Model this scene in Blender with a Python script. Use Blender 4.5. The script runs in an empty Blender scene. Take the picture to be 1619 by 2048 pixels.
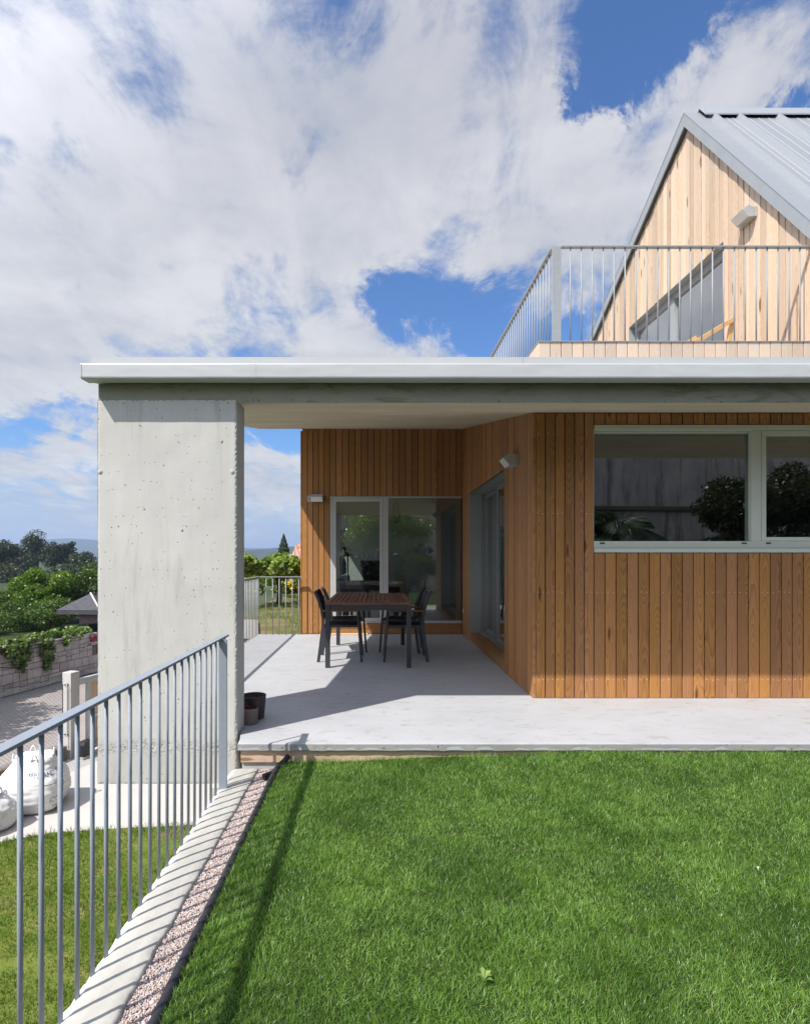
import bpy, bmesh, math, random
import numpy as np
from mathutils import Vector, Matrix, noise as mn

S = bpy.context.scene
C = S.collection
R = math.radians
random.seed(7)
RNG = np.random.default_rng(11)

# ------------------------------------------------------------------ camera
cam_d = bpy.data.cameras.new("camera")
cam_d.sensor_fit = 'HORIZONTAL'
cam_d.sensor_width = 24.0
cam_d.lens = 17.0
cam_d.shift_x = 52.5 / 1619
cam_d.shift_y = 90.0 / 1619
cam_d.clip_start = 0.05
cam_d.clip_end = 20000
cam = bpy.data.objects.new("camera", cam_d)
cam.location = (0, 0, 1.25)
cam.rotation_euler = (R(90), 0, 0)
C.objects.link(cam)
S.camera = cam

# ------------------------------------------------------------------ exposure
S.view_settings.view_transform = 'Standard'
S.view_settings.look = 'None'
S.view_settings.gamma = 1.0
S.view_settings.use_curve_mapping = False
S.view_settings.exposure = 1.1

# ------------------------------------------------------------------ sun
SUN_DIR = Vector((0.61, 0.535, -1.0)).normalized()
sun_d = bpy.data.lights.new("sun", 'SUN')
sun_d.energy = 3.2
sun_d.angle = R(0.5)
sun_d.color = (1.0, 0.955, 0.89)
sun = bpy.data.objects.new("sun", sun_d)
sun.rotation_euler = SUN_DIR.to_track_quat('-Z', 'Y').to_euler()
sun.location = (-20, -18, 30)
C.objects.link(sun)
SUN_EL = math.asin(-SUN_DIR.z)
SUN_ROT = math.atan2(-SUN_DIR.x, -SUN_DIR.y)


# ------------------------------------------------------------------ node helper
class NT:
    def __init__(self, tree):
        self.t = tree
        tree.nodes.clear()

    def new(self, typ, **kw):
        n = self.t.nodes.new(typ)
        for k, v in kw.items():
            setattr(n, k, v)
        return n

    def put(self, sock, v):
        if v is None:
            return
        if isinstance(v, bpy.types.NodeSocket):
            self.t.links.new(v, sock)
        else:
            if sock.type == 'RGBA' and not isinstance(v, (int, float)) and len(v) == 3:
                v = (*v, 1.0)
            sock.default_value = v

    def math(self, op, a, b=None, c=None, clamp=False):
        n = self.new('ShaderNodeMath', operation=op, use_clamp=clamp)
        self.put(n.inputs[0], a); self.put(n.inputs[1], b)
        if c is not None:
            self.put(n.inputs[2], c)
        return n.outputs[0]

    def vm(self, op, a, b=None, scale=None):
        n = self.new('ShaderNodeVectorMath', operation=op)
        self.put(n.inputs[0], a)
        if b is not None:
            self.put(n.inputs[1], b)
        if scale is not None:
            self.put(n.inputs[3], scale)
        return n.outputs[1] if op in ('LENGTH', 'DISTANCE', 'DOT_PRODUCT') else n.outputs[0]

    def sep(self, v):
        n = self.new('ShaderNodeSeparateXYZ'); self.put(n.inputs[0], v); return n.outputs

    def comb(self, x=0.0, y=0.0, z=0.0):
        n = self.new('ShaderNodeCombineXYZ')
        self.put(n.inputs[0], x); self.put(n.inputs[1], y); self.put(n.inputs[2], z)
        return n.outputs[0]

    def noise(self, vec, scale=5.0, detail=4.0, rough=0.5, dist=0.0, color=False):
        n = self.new('ShaderNodeTexNoise')
        self.put(n.inputs['Vector'], vec); self.put(n.inputs['Scale'], scale)
        self.put(n.inputs['Detail'], detail); self.put(n.inputs['Roughness'], rough)
        self.put(n.inputs['Distortion'], dist)
        return n.outputs['Color'] if color else n.outputs['Fac']

    def voronoi(self, vec, scale=5.0, feature='F1', rand=1.0):
        n = self.new('ShaderNodeTexVoronoi', feature=feature)
        self.put(n.inputs['Vector'], vec); self.put(n.inputs['Scale'], scale)
        self.put(n.inputs['Randomness'], rand)
        return n

    def mix(self, fac, a, b, mode='MIX'):
        n = self.new('ShaderNodeMix', data_type='RGBA', blend_type=mode)
        self.put(n.inputs['Factor'], fac)
        self.put(n.inputs[6], a); self.put(n.inputs[7], b)
        return n.outputs[2]

    def mapr(self, v, a, b, c=0.0, d=1.0, kind='LINEAR'):
        n = self.new('ShaderNodeMapRange', interpolation_type=kind)
        self.put(n.inputs[0], v)
        for i, x in enumerate((a, b, c, d)):
            self.put(n.inputs[1 + i], x)
        return n.outputs[0]

    def ramp(self, v, stops, interp='LINEAR'):
        n = self.new('ShaderNodeValToRGB')
        cr = n.color_ramp
        cr.interpolation = interp
        while len(cr.elements) > 1:
            cr.elements.remove(cr.elements[-1])
        cr.elements[0].position = stops[0][0]
        cr.elements[0].color = (*stops[0][1], 1)
        for p, c in stops[1:]:
            e = cr.elements.new(p); e.color = (*c, 1)
        self.put(n.inputs[0], v)
        return n.outputs[0]

    def attr(self, name, out='Vector'):
        n = self.new('ShaderNodeAttribute', attribute_name=name)
        return n.outputs[out]

    def pos(self):
        return self.new('ShaderNodeNewGeometry').outputs['Position']

    def obj(self):
        return self.new('ShaderNodeTexCoord').outputs['Object']

    def bump(self, h, strength=0.3, dist=0.01):
        n = self.new('ShaderNodeBump')
        self.put(n.inputs['Strength'], strength); self.put(n.inputs['Distance'], dist)
        self.put(n.inputs['Height'], h)
        return n.outputs[0]

    def bsdf(self, color, rough=0.6, metal=0.0, spec=0.5, normal=None, coat=None):
        n = self.new('ShaderNodeBsdfPrincipled')
        self.put(n.inputs['Base Color'], color); self.put(n.inputs['Roughness'], rough)
        self.put(n.inputs['Metallic'], metal); self.put(n.inputs['Specular IOR Level'], spec)
        if normal is not None:
            self.put(n.inputs['Normal'], normal)
        if coat:
            self.put(n.inputs['Coat Weight'], coat)
        return n.outputs[0]

    def out(self, shader, volume=None):
        n = self.new('ShaderNodeOutputMaterial')
        if shader is not None:
            self.put(n.inputs['Surface'], shader)
        if volume is not None:
            self.put(n.inputs['Volume'], volume)


def material(name):
    m = bpy.data.materials.new(name)
    m.use_nodes = True
    return m, NT(m.node_tree)


# ------------------------------------------------------------------ world: Nishita sky with a cloud deck
def sky_dir(px, py):
    return Vector(((px - 757) / 1147, 1.0, (1114 - py) / 1147)).normalized()


def build_world():
    w = bpy.data.worlds.new("World")
    S.world = w
    w.use_nodes = True
    n = NT(w.node_tree)
    sky = n.new('ShaderNodeTexSky', sky_type='NISHITA')
    sky.sun_disc = False
    sky.sun_elevation = SUN_EL
    sky.sun_rotation = SUN_ROT
    sky.altitude = 100
    sky.air_density = 1.0
    sky.dust_density = 0.6
    sky.ozone_density = 1.6
    d = n.new('ShaderNodeTexCoord').outputs['Generated']
    d = n.vm('NORMALIZE', d)
    x, y, z = n.sep(d)
    zc = n.math('ADD', n.math('MAXIMUM', z, 0.0), 0.13)
    flat = n.comb(n.math('DIVIDE', x, zc), n.math('DIVIDE', y, zc), 0.0)
    big = n.noise(n.vm('ADD', flat, (3.1, 1.7, 0.4)), 1.15, 8, 0.56, 0.25)
    fine = n.noise(n.vm('ADD', n.vm('MULTIPLY', flat, (1.0, 0.8, 1.0)), (7.3, 2.2, 1.4)), 4.6, 12, 0.68, 0.5)
    wisp = n.noise(n.vm('ADD', n.vm('MULTIPLY', flat, (1.5, 0.55, 1.0)), (2.6, 5.2, 8.8)), 3.4, 10, 0.62, 0.9)
    dens = n.math('ADD', n.math('MULTIPLY', n.math('SUBTRACT', big, 0.5), 0.75), n.math('ADD', n.math('MULTIPLY', n.math('SUBTRACT', fine, 0.5), 0.70), n.math('MULTIPLY', n.math('SUBTRACT', wisp, 0.5), 0.75)))
    dens = n.math('ADD', dens, 0.5)
    warp = n.noise(d, 6.0, 10, 0.72, 0.6, color=True)
    dw = n.vm('ADD', d, n.vm('SCALE', n.vm('SUBTRACT', warp, (0.5, 0.5, 0.5)), scale=0.20))
    # cloud openings (negative) and thick banks (positive), as directions in the sky
    blobs = [
        (1290, 40, 150, -0.42), (1215, 110, 90, -0.38), (1360, 10, 90, -0.35), (1180, 170, 60, -0.30), (1150, 20, 70, -0.14),
        (1605, 190, 55, -0.30), (1480, -60, 120, -0.15),
        (800, 600, 75, -0.34), (890, 650, 95, -0.42), (980, 690, 90, -0.32), (750, 590, 55, -0.22), (1000, 640, 60, -0.2),
        (1160, 660, 80, -0.30), (1060, 610, 60, -0.08),
        (930, 490, 70, -0.13), (1105, 395, 50, -0.11), (870, 530, 50, -0.06),
        (590, 325, 80, -0.17), (240, 200, 80, -0.11), (312, 165, 60, -0.11), (108, 285, 60, -0.16), (5, 250, 60, -0.18),
        (705, 20, 80, -0.16), (590, 0, 80, -0.11), (390, 530, 40, -0.05), (1000, 60, 70, -0.08), (1000, 290, 60, -0.05), (330, 365, 45, -0.07),
        (20, 835, 60, -0.34), (100, 832, 60, -0.36), (175, 845, 60, -0.34), (520, 862, 55, -0.38), (580, 870, 45, -0.34),
        (560, 1008, 40, -0.22), (40, 1010, 80, -0.12),
        (200, 560, 420, 0.16), (420, 170, 380, 0.15), (900, 300, 280, 0.17), (1420, 190, 140, 0.22), (1560, 110, 100, 0.15),
        (1250, 330, 200, 0.15), (700, 690, 110, 0.18), (860, 715, 70, 0.30), (100, 700, 260, 0.16), (100, 920, 140, 0.12),
        (540, 930, 90, 0.16), (1030, 500, 120, 0.20), (1180, 500, 120, 0.16), (1100, 250, 150, 0.12), (660, 480, 200, 0.15),
    ]
    for px, py, r, wt in blobs:
        c = sky_dir(px, py)
        k = 1.0 / (1.0 + ((px - 757) / 1147) ** 2 + ((py - 1114) / 1147) ** 2)
        rad = r / 1147 * k ** 0.75
        dist = n.vm('DISTANCE', dw, tuple(c))
        dens = n.math('ADD', dens, n.mapr(dist, rad * 1.45, 0.0, 0.0, wt, 'SMOOTHSTEP'))
    alpha = n.mapr(dens, 0.29, 0.66, 0.0, 1.0, 'SMOOTHSTEP')
    # cloud brightness: broad soft light and grey, brighter towards the thin lit edges
    shade = n.noise(n.vm('ADD', flat, (1.9, 9.1, 3.0)), 2.1, 9, 0.58, 0.3)
    shade = n.math('ADD', n.math('MULTIPLY', shade, 0.55), n.math('ADD', n.math('MULTIPLY', wisp, 0.25), n.math('MULTIPLY', fine, 0.20)))
    body = n.ramp(shade, [(0.36, (0.50, 0.54, 0.61)), (0.49, (0.66, 0.675, 0.705)), (0.62, (0.83, 0.83, 0.835))])
    topgrey = n.mapr(z, 0.30, 0.70, 1.0, 0.84)
    body = n.mix(1.0, body, n.comb(topgrey, topgrey, n.mapr(z, 0.30, 0.70, 1.0, 0.89)), 'MULTIPLY')
    edge = n.mapr(dens, 0.50, 0.72, 0.0, 1.0)
    body = n.mix(n.math('MULTIPLY', edge, 0.10), body, (0.80, 0.80, 0.81))
    # clouds towards the sun, out of view, brightened as added fill for the shade
    sunward_fill = n.mapr(n.vm('DOT_PRODUCT', d, tuple(-SUN_DIR)), 0.15, 0.95, 1.0, 3.4, 'SMOOTHSTEP')
    cloud = n.vm('SCALE', body, scale=n.math('MULTIPLY', sunward_fill, CLOUD))
    tint = n.mix(1.0, sky.outputs[0], SKY_TINT, 'MULTIPLY')
    hz = n.mapr(z, 0.0, 0.20, 0.85, 0.0, 'SMOOTHSTEP')
    tint = n.mix(hz, tint, n.vm('SCALE', n.comb(0.50, 0.58, 0.70), scale=CLOUD))
    # thin the deck towards the horizon where the air whitens it
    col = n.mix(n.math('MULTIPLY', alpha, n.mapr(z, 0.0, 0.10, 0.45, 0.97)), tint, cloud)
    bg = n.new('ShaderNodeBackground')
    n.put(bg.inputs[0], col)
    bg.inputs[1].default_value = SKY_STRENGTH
    o = n.new('ShaderNodeOutputWorld')
    n.put(o.inputs[0], bg.outputs[0])


SKY_STRENGTH = 0.1
CLOUD = 4.6
SKY_TINT = (0.36, 0.56, 0.80)
build_world()


# ------------------------------------------------------------------ object helpers
class MB:
    """Collects faces and links them as one mesh object."""

    def __init__(self):
        self.v, self.f, self.m, self.g = [], [], [], []

    def add(self, pts, faces, mat=0, g=None, M=None):
        b = len(self.v)
        for p in pts:
            p = Vector(p)
            self.g.append(g(p) if g else (p.x, 0.5, p.z))
            self.v.append(tuple(M @ p) if M is not None else tuple(p))
        for f in faces:
            self.f.append([b + i for i in f]); self.m.append(mat)

    def box(self, x0, x1, y0, y1, z0, z1, mat=0, g=None, M=None):
        p = [(x0, y0, z0), (x1, y0, z0), (x1, y1, z0), (x0, y1, z0), (x0, y0, z1), (x1, y0, z1), (x1, y1, z1), (x0, y1, z1)]
        self.add(p, [(0, 3, 2, 1), (4, 5, 6, 7), (0, 1, 5, 4), (1, 2, 6, 5), (2, 3, 7, 6), (3, 0, 4, 7)], mat, g, M)

    def prism(self, poly, a0, a1, axis='x', mat=0, g=None, M=None):
        n = len(poly)
        def P(a, q):
            return {'x': (a, q[0], q[1]), 'y': (q[0], a, q[1]), 'z': (q[0], q[1], a)}[axis]
        pts = [P(a0, q) for q in poly] + [P(a1, q) for q in poly]
        fs = [tuple(range(n - 1, -1, -1)), tuple(range(n, 2 * n))]
        fs += [(i, (i + 1) % n, n + (i + 1) % n, n + i) for i in range(n)]
        self.add(pts, fs, mat, g, M)

    def tube(self, pts, r, n=8, mat=0, g=None, M=None, cap=True):
        pts = [Vector(p) for p in pts]
        rs = r if isinstance(r, (list, tuple)) else [r] * len(pts)
        out, fs = [], []
        up = Vector((0, 0, 1))
        for i, p in enumerate(pts):
            d = (pts[min(i + 1, len(pts) - 1)] - pts[max(i - 1, 0)]).normalized()
            a = d.cross(up)
            if a.length < 0.05:
                a = d.cross(Vector((0, 1, 0)))
            a.normalize()
            b = a.cross(d).normalized()
            for k in range(n):
                t = 2 * math.pi * k / n
                out.append(p + (a * math.cos(t) + b * math.sin(t)) * rs[i])
        for i in range(len(pts) - 1):
            for k in range(n):
                k2 = (k + 1) % n
                fs.append((i * n + k, i * n + k2, (i + 1) * n + k2, (i + 1) * n + k))
        if cap:
            fs.append(tuple(range(n - 1, -1, -1)))
            fs.append(tuple((len(pts) - 1) * n + k for k in range(n)))
        self.add(out, fs, mat, g, M)

    def lathe(self, prof, cx=0, cy=0, n=24, mat=0, M=None):
        out, fs = [], []
        for r, z in prof:
            for k in range(n):
                t = 2 * math.pi * k / n
                out.append((cx + r * math.cos(t), cy + r * math.sin(t), z))
        for i in range(len(prof) - 1):
            for k in range(n):
                k2 = (k + 1) % n
                fs.append((i * n + k, i * n + k2, (i + 1) * n + k2, (i + 1) * n + k))
        self.add(out, fs, mat, None, M)

    def build(self, name, mats, parent=None, smooth=False, bevel=0.0, seg=2, fix=True):
        me = bpy.data.meshes.new(name)
        me.from_pydata(self.v, [], self.f)
        for m in (mats if isinstance(mats, (list, tuple)) else [mats]):
            me.materials.append(m)
        if any(self.m):
            me.polygons.foreach_set('material_index', self.m)
        a = me.attributes.new('gco', 'FLOAT_VECTOR', 'POINT')
        a.data.foreach_set('vector', [c for t in self.g for c in t])
        if fix:
            bm = bmesh.new(); bm.from_mesh(me)
            bmesh.ops.recalc_face_normals(bm, faces=bm.faces)
            bm.to_mesh(me); bm.free()
        if smooth:
            me.polygons.foreach_set('use_smooth', [True] * len(me.polygons))
        o = bpy.data.objects.new(name, me)
        C.objects.link(o)
        if parent is not None:
            o.parent = parent
        if bevel:
            md = o.modifiers.new("bevel", 'BEVEL'); md.width = bevel; md.segments = seg; md.limit_method = 'ANGLE'
        return o


def tag(o, label=None, cat=None, group=None, kind=None):
    if label: o['label'] = label
    if cat: o['category'] = cat
    if group: o['group'] = group
    if kind: o['kind'] = kind
    return o


def thing(name, label, cat, loc=(0, 0, 0), rz=0.0, group=None):
    o = bpy.data.objects.new(name, None)
    o.empty_display_size = 0.1
    C.objects.link(o)
    o.location = loc
    o.rotation_euler = (0, 0, rz)
    return tag(o, label, cat, group)


def copy_tree(o, parent=None):
    c = o.copy(); C.objects.link(c)
    if parent is not None:
        c.parent = parent
    for ch in list(o.children):
        copy_tree(ch, c)
    return c


def np_mesh(name, verts, faces_flat, sizes, mat, parent=None, attrs=None, smooth=False):
    """Large mesh straight from numpy arrays."""
    me = bpy.data.meshes.new(name)
    me.vertices.add(len(verts))
    me.vertices.foreach_set('co', np.ascontiguousarray(verts, dtype=np.float32).ravel())
    me.loops.add(len(faces_flat))
    me.loops.foreach_set('vertex_index', np.ascontiguousarray(faces_flat, dtype=np.int32))
    starts = np.concatenate(([0], np.cumsum(sizes)[:-1])).astype(np.int32)
    me.polygons.add(len(sizes))
    me.polygons.foreach_set('loop_start', starts)
    me.update(calc_edges=True)
    me.validate()
    for k, (dom, arr) in (attrs or {}).items():
        a = me.attributes.new(k, 'FLOAT', dom)
        a.data.foreach_set('value', np.ascontiguousarray(arr, dtype=np.float32))
    if smooth:
        me.polygons.foreach_set('use_smooth', [True] * len(me.polygons))
    me.materials.append(mat)
    o = bpy.data.objects.new(name, me)
    C.objects.link(o)
    if parent is not None:
        o.parent = parent
    return o


# ------------------------------------------------------------------ materials
def m_wood(name, light, dark, knots=1.0, vary=0.35, rough=0.55, ring=95.0, grey=0.0, contrast=0.55, kfreq=0.62, ksize=0.15):
    m, n = material(name)
    u, r, t = n.sep(n.attr('gco'))
    hv = n.comb(n.math('MULTIPLY', t, 0.8), n.math('MULTIPLY', r, 57.0), 0.0)
    h = n.math('MULTIPLY', n.math('ABSOLUTE', n.math('SUBTRACT', n.noise(hv, 1.0, 2, 0.5), n.math('ADD', 0.28, n.math('MULTIPLY', r, 0.3)))), 0.30)
    kv = n.comb(n.math('MULTIPLY', u, 9.0), n.math('MULTIPLY', r, 83.0), n.math('MULTIPLY', t, 1.9))
    vo = n.voronoi(kv, 1.0)
    kd = vo.outputs['Distance']
    pull = n.mapr(kd, 0.42, 0.0, 0.0, 0.03, 'SMOOTHSTEP')
    uo = n.math('ADD', u, n.math('MULTIPLY', n.math('SUBTRACT', n.math('FRACT', n.math('MULTIPLY', r, 7.31)), 0.5), 0.07))
    uo = n.math('ADD', uo, pull)
    wob = n.noise(n.comb(n.math('MULTIPLY', u, 12.0), n.math('MULTIPLY', r, 31.0), n.math('MULTIPLY', t, 2.5)), 1.0, 3, 0.55)
    rad = n.math('SQRT', n.math('ADD', n.math('MULTIPLY', uo, uo), n.math('MULTIPLY', h, h)))
    rings = n.math('FRACT', n.math('ADD', n.math('MULTIPLY', rad, ring), n.math('MULTIPLY', wob, 1.6)))
    late = n.math('POWER', rings, 2.2)
    fib = n.noise(n.comb(n.math('MULTIPLY', u, 330.0), n.math('MULTIPLY', r, 19.0), n.math('MULTIPLY', t, 7.0)), 1.0, 3, 0.6)
    blotch = n.noise(n.comb(n.math('MULTIPLY', u, 5.0), n.math('MULTIPLY', r, 41.0), n.math('MULTIPLY', t, 1.3)), 1.0, 3, 0.6)
    f = n.math('ADD', n.math('MULTIPLY', late, contrast), n.math('MULTIPLY', n.math('SUBTRACT', fib, 0.5), 0.7))
    f = n.math('ADD', f, n.math('MULTIPLY', n.math('SUBTRACT', blotch, 0.5), 0.5), clamp=True)
    col = n.mix(f, light, dark)
    r2 = n.math('FRACT', n.math('MULTIPLY', r, 13.77))
    r3 = n.math('FRACT', n.math('MULTIPLY', r, 29.3))
    val = n.mapr(r2, 0.0, 1.0, 1.0 - vary, 1.0 + vary * 0.7)
    hsv = n.new('ShaderNodeHueSaturation')
    n.put(hsv.inputs['Hue'], n.mapr(r3, 0, 1, 0.4965, 0.5035)); n.put(hsv.inputs['Saturation'], n.mapr(r3, 0, 1, 0.95, 1.04))
    n.put(hsv.inputs['Value'], val); n.put(hsv.inputs['Color'], col)
    col = hsv.outputs[0]
    # knots: only in some cells
    pick = n.math('GREATER_THAN', n.sep(vo.outputs['Color'])[0], kfreq)
    kmask = n.math('MULTIPLY', n.mapr(kd, ksize, ksize * 0.4, 0.0, knots, 'SMOOTHSTEP'), pick, clamp=True)
    col = n.mix(kmask, col, (dark[0] * 0.42, dark[1] * 0.38, dark[2] * 0.34))
    if grey:
        gm = n.math('MULTIPLY', n.mapr(n.noise(n.comb(n.math('MULTIPLY', u, 14.0), n.math('MULTIPLY', r, 11.0), n.math('MULTIPLY', t, 0.9)), 1.0, 4, 0.6), 0.45, 0.65), grey)
        col = n.mix(gm, col, (0.50, 0.46, 0.40))
    bmp = n.bump(n.math('SUBTRACT', n.math('MULTIPLY', fib, 0.6), n.math('MULTIPLY', late, 0.5)), 0.25, 0.003)
    n.out(n.bsdf(col, rough, 0.0, 0.35, bmp))
    return m


def m_concrete(name, base, var=0.12, pores=1.0, streak=(6, 6, 1.2), rough=0.85, stain=None, bump=0.35, boards=False, seam=None):
    m, n = material(name)
    p = n.pos()
    big = n.noise(p, 1.7, 5, 0.6)
    st = n.noise(n.vm('MULTIPLY', p, streak), 1.0, 5, 0.6)
    fine = n.noise(p, 70.0, 3, 0.6)
    f = n.math('ADD', n.math('MULTIPLY', big, 0.55), n.math('MULTIPLY', st, 0.45))
    lo = tuple(c * (1 - var) for c in base); hi = tuple(c * (1 + var) for c in base)
    col = n.mix(n.mapr(f, 0.32, 0.68), lo, hi)
    col = n.mix(n.mapr(fine, 0.3, 0.7, 0.0, 0.10), col, tuple(c * 0.55 for c in base))
    height = n.math('MULTIPLY', fine, 0.35)
    if pores:
        for sc, thr, rr in ((4.0, 0.86, 0.040), (8.0, 0.78, 0.046), (19.0, 0.74, 0.070)):
            wx, wy, wz = n.sep(n.vm('ADD', p, n.vm('SCALE', n.noise(p, 40.0, 2, 0.5, 0, True), scale=0.014)))
            v = n.new('ShaderNodeTexVoronoi', voronoi_dimensions='2D')
            n.put(v.inputs['Vector'], n.comb(n.math('ADD', wx, n.math('MULTIPLY', wy, 0.77)), n.math('MULTIPLY', wz, 0.85), 0.0)); v.inputs['Scale'].default_value = sc
            ok = n.math('GREATER_THAN', n.sep(v.outputs['Color'])[1], thr)
            hole = n.math('MULTIPLY', n.mapr(v.outputs['Distance'], rr, rr * 0.6, 0.0, pores, 'SMOOTHSTEP'), ok, clamp=True)
            col = n.mix(n.math('MULTIPLY', hole, 0.85), col, tuple(c * 0.16 for c in base))
            height = n.math('SUBTRACT', height, n.math('MULTIPLY', hole, 1.2))
    if seam is not None:
        # honeycombed pour joint at height seam, darker older concrete below it
        zz = n.math('ADD', n.sep(p)[2], n.math('MULTIPLY', n.math('SUBTRACT', n.noise(p, 6.0, 5, 0.65), 0.5), 0.14))
        below = n.mapr(zz, seam - 0.035, seam - 0.055, 0.0, 0.30)
        col = n.mix(below, col, tuple(c * 0.72 for c in base))
        near = n.math('MULTIPLY', n.mapr(zz, seam - 0.09, seam - 0.03, 0.0, 1.0), n.mapr(zz, seam + 0.045, seam - 0.01, 0.0, 1.0))
        pit = n.math('MULTIPLY', n.mapr(n.noise(p, 55.0, 6, 0.75), 0.50, 0.60), near)
        line = n.mapr(n.math('ABSOLUTE', n.math('SUBTRACT', zz, seam - 0.045)), 0.006, 0.0)
        pit = n.math('MAXIMUM', pit, n.math('MULTIPLY', line, 0.8))
        col = n.mix(n.math('MULTIPLY', pit, 0.6), col, tuple(c * 0.30 for c in base))
        height = n.math('SUBTRACT', height, n.math('MULTIPLY', pit, 1.5))
    if boards:
        x, y, z = n.sep(p)
        bd = n.math('FRACT', n.math('MULTIPLY', y, 6.5))
        line = n.math('LESS_THAN', bd, 0.06)
        grain = n.noise(n.vm('MULTIPLY', p, (2.0, 55.0, 2.0)), 1.0, 4, 0.65)
        cell = n.noise(n.comb(0.0, n.math('FLOOR', n.math('MULTIPLY', y, 6.5)), 0.0), 3.7, 0, 0.5)
        col = n.mix(n.mapr(grain, 0.4, 0.75, 0.0, 0.5), col, tuple(c * 0.62 for c in base))
        col = n.mix(n.mapr(cell, 0.3, 0.7, 0.0, 0.35), col, tuple(c * 0.75 for c in base))
        col = n.mix(n.math('MULTIPLY', line, 0.45), col, tuple(c * 0.4 for c in base))
        height = n.math('SUBTRACT', n.math('ADD', height, grain), n.math('MULTIPLY', line, 0.8))
    if stain:
        sm = n.noise(n.vm('MULTIPLY', p, stain[1]), stain[2], 6, 0.72, 0.6)
        col = n.mix(n.mapr(sm, stain[3], stain[3] + 0.13, 0.0, stain[4]), col, stain[0])
    n.out(n.bsdf(col, rough, 0.0, 0.3, n.bump(height, bump, 0.006)))
    return m


def m_paint(name, col, rough=0.4, metal=0.0, spec=0.5, dirt=0.08, scale=9.0, wave=0.0):
    m, n = material(name)
    p = n.pos()
    f = n.noise(p, scale, 5, 0.65)
    c = n.mix(n.mapr(f, 0.35, 0.75, 0.0, 1.0), col, tuple(x * (1 - dirt * 2) for x in col))
    nb = None
    if wave:
        nb = n.bump(n.noise(n.vm('MULTIPLY', p, (1.0, 1.0, 2.5)), 2.2, 2, 0.5), wave, 0.03)
    n.out(n.bsdf(c, n.mapr(f, 0.3, 0.7, rough * 0.85, rough * 1.2), metal, spec, nb))
    return m


def m_glass(name, tint=(0.78, 0.82, 0.80), gain=4.3):
    m, n = material(name)
    fr = n.new('ShaderNodeFresnel'); fr.inputs[0].default_value = 1.5
    fac = n.math('MULTIPLY', fr.outputs[0], gain, clamp=True)
    tr = n.new('ShaderNodeBsdfTransparent'); n.put(tr.inputs[0], tint)
    gl = n.new('ShaderNodeBsdfGlossy'); gl.inputs['Roughness'].default_value = 0.0
    n.put(gl.inputs['Normal'], n.bump(n.noise(n.pos(), 1.3, 1, 0.4), 0.02, 0.02))
    mx = n.new('ShaderNodeMixShader')
    n.put(mx.inputs[0], fac); n.put(mx.inputs[1], tr.outputs[0]); n.put(mx.inputs[2], gl.outputs[0])
    n.out(mx.outputs[0])
    return m


def m_leaf(name, a, b, trans=0.35, gloss=0.06, c3=None, patch=None):
    m, n = material(name)
    v = n.attr('var', 'Fac')
    col = n.mix(v, a, b)
    if c3 is not None:
        col = n.mix(n.math('GREATER_THAN', v, 0.93), col, c3)
    if patch is not None:
        pf = n.noise(n.pos(), patch[1], 4, 0.6)
        col = n.mix(n.mapr(pf, patch[2], patch[3], 0.0, patch[4]), col, patch[0])
    df = n.new('ShaderNodeBsdfDiffuse'); n.put(df.inputs[0], col)
    tl = n.new('ShaderNodeBsdfTranslucent'); n.put(tl.inputs[0], n.mix(1.0, col, (1.15, 1.2, 0.55), 'MULTIPLY'))
    mx = n.new('ShaderNodeMixShader'); mx.inputs[0].default_value = trans
    n.put(mx.inputs[1], df.outputs[0]); n.put(mx.inputs[2], tl.outputs[0])
    gl = n.new('ShaderNodeBsdfGlossy'); gl.inputs['Roughness'].default_value = 0.38
    m2 = n.new('ShaderNodeMixShader'); m2.inputs[0].default_value = gloss
    n.put(m2.inputs[1], mx.outputs[0]); n.put(m2.inputs[2], gl.outputs[0])
    n.out(m2.outputs[0])
    return m


def m_ground(name, stops, scale=3.0, detail=8, bump=0.5, rough=0.95, speck=None):
    m, n = material(name)
    p = n.pos()
    f = n.noise(p, scale, detail, 0.65, 0.3)
    col = n.ramp(f, stops)
    h = n.noise(p, scale * 14, 4, 0.65)
    if speck:
        v = n.voronoi(p, speck[0])
        col = n.mix(n.mapr(n.sep(v.outputs['Color'])[0], 0, 1, 0.0, 1.0), col, speck[1], 'MULTIPLY')
        h = n.math('SUBTRACT', h, n.math('MULTIPLY', v.outputs['Distance'], 1.2))
    n.out(n.bsdf(col, rough, 0.0, 0.2, n.bump(h, bump, 0.02)))
    return m


M = {}
M['larch'] = m_wood('larch_cladding', (0.395, 0.182, 0.060), (0.180, 0.073, 0.022), knots=0.9, vary=0.23, contrast=0.68, ring=88, kfreq=0.5, ksize=0.17)
M['larch_deep'] = m_wood('larch_cladding_oiled', (0.385, 0.180, 0.062), (0.21, 0.084, 0.025), knots=0.6, vary=0.22, contrast=0.6)
M['larch_pale'] = m_wood('larch_cladding_new', (0.61, 0.45, 0.315), (0.42, 0.275, 0.16), knots=1.0, vary=0.24, rough=0.7, contrast=0.5, grey=0.3, kfreq=0.45, ksize=0.19)
M['larch_grey'] = m_wood('larch_cladding_weathered', (0.54, 0.42, 0.32), (0.40, 0.28, 0.20), knots=0.6, vary=0.16, rough=0.75, contrast=0.4, grey=0.35)
M['pine'] = m_wood('pine_board', (0.60, 0.44, 0.32), (0.45, 0.28, 0.17), knots=0.9, vary=0.1, contrast=0.6)
M['teak'] = m_wood('table_hardwood', (0.185, 0.082, 0.040), (0.105, 0.045, 0.022), knots=0.0, vary=0.3, rough=0.5)
M['teak_red'] = m_wood('armrest_hardwood', (0.27, 0.09, 0.033), (0.17, 0.052, 0.018), knots=0.0, vary=0.1, rough=0.45)
M['wood_orange'] = m_wood('deck_chair_wood', (0.60, 0.38, 0.19), (0.48, 0.27, 0.12), knots=0.0, vary=0.1, rough=0.45)
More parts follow.
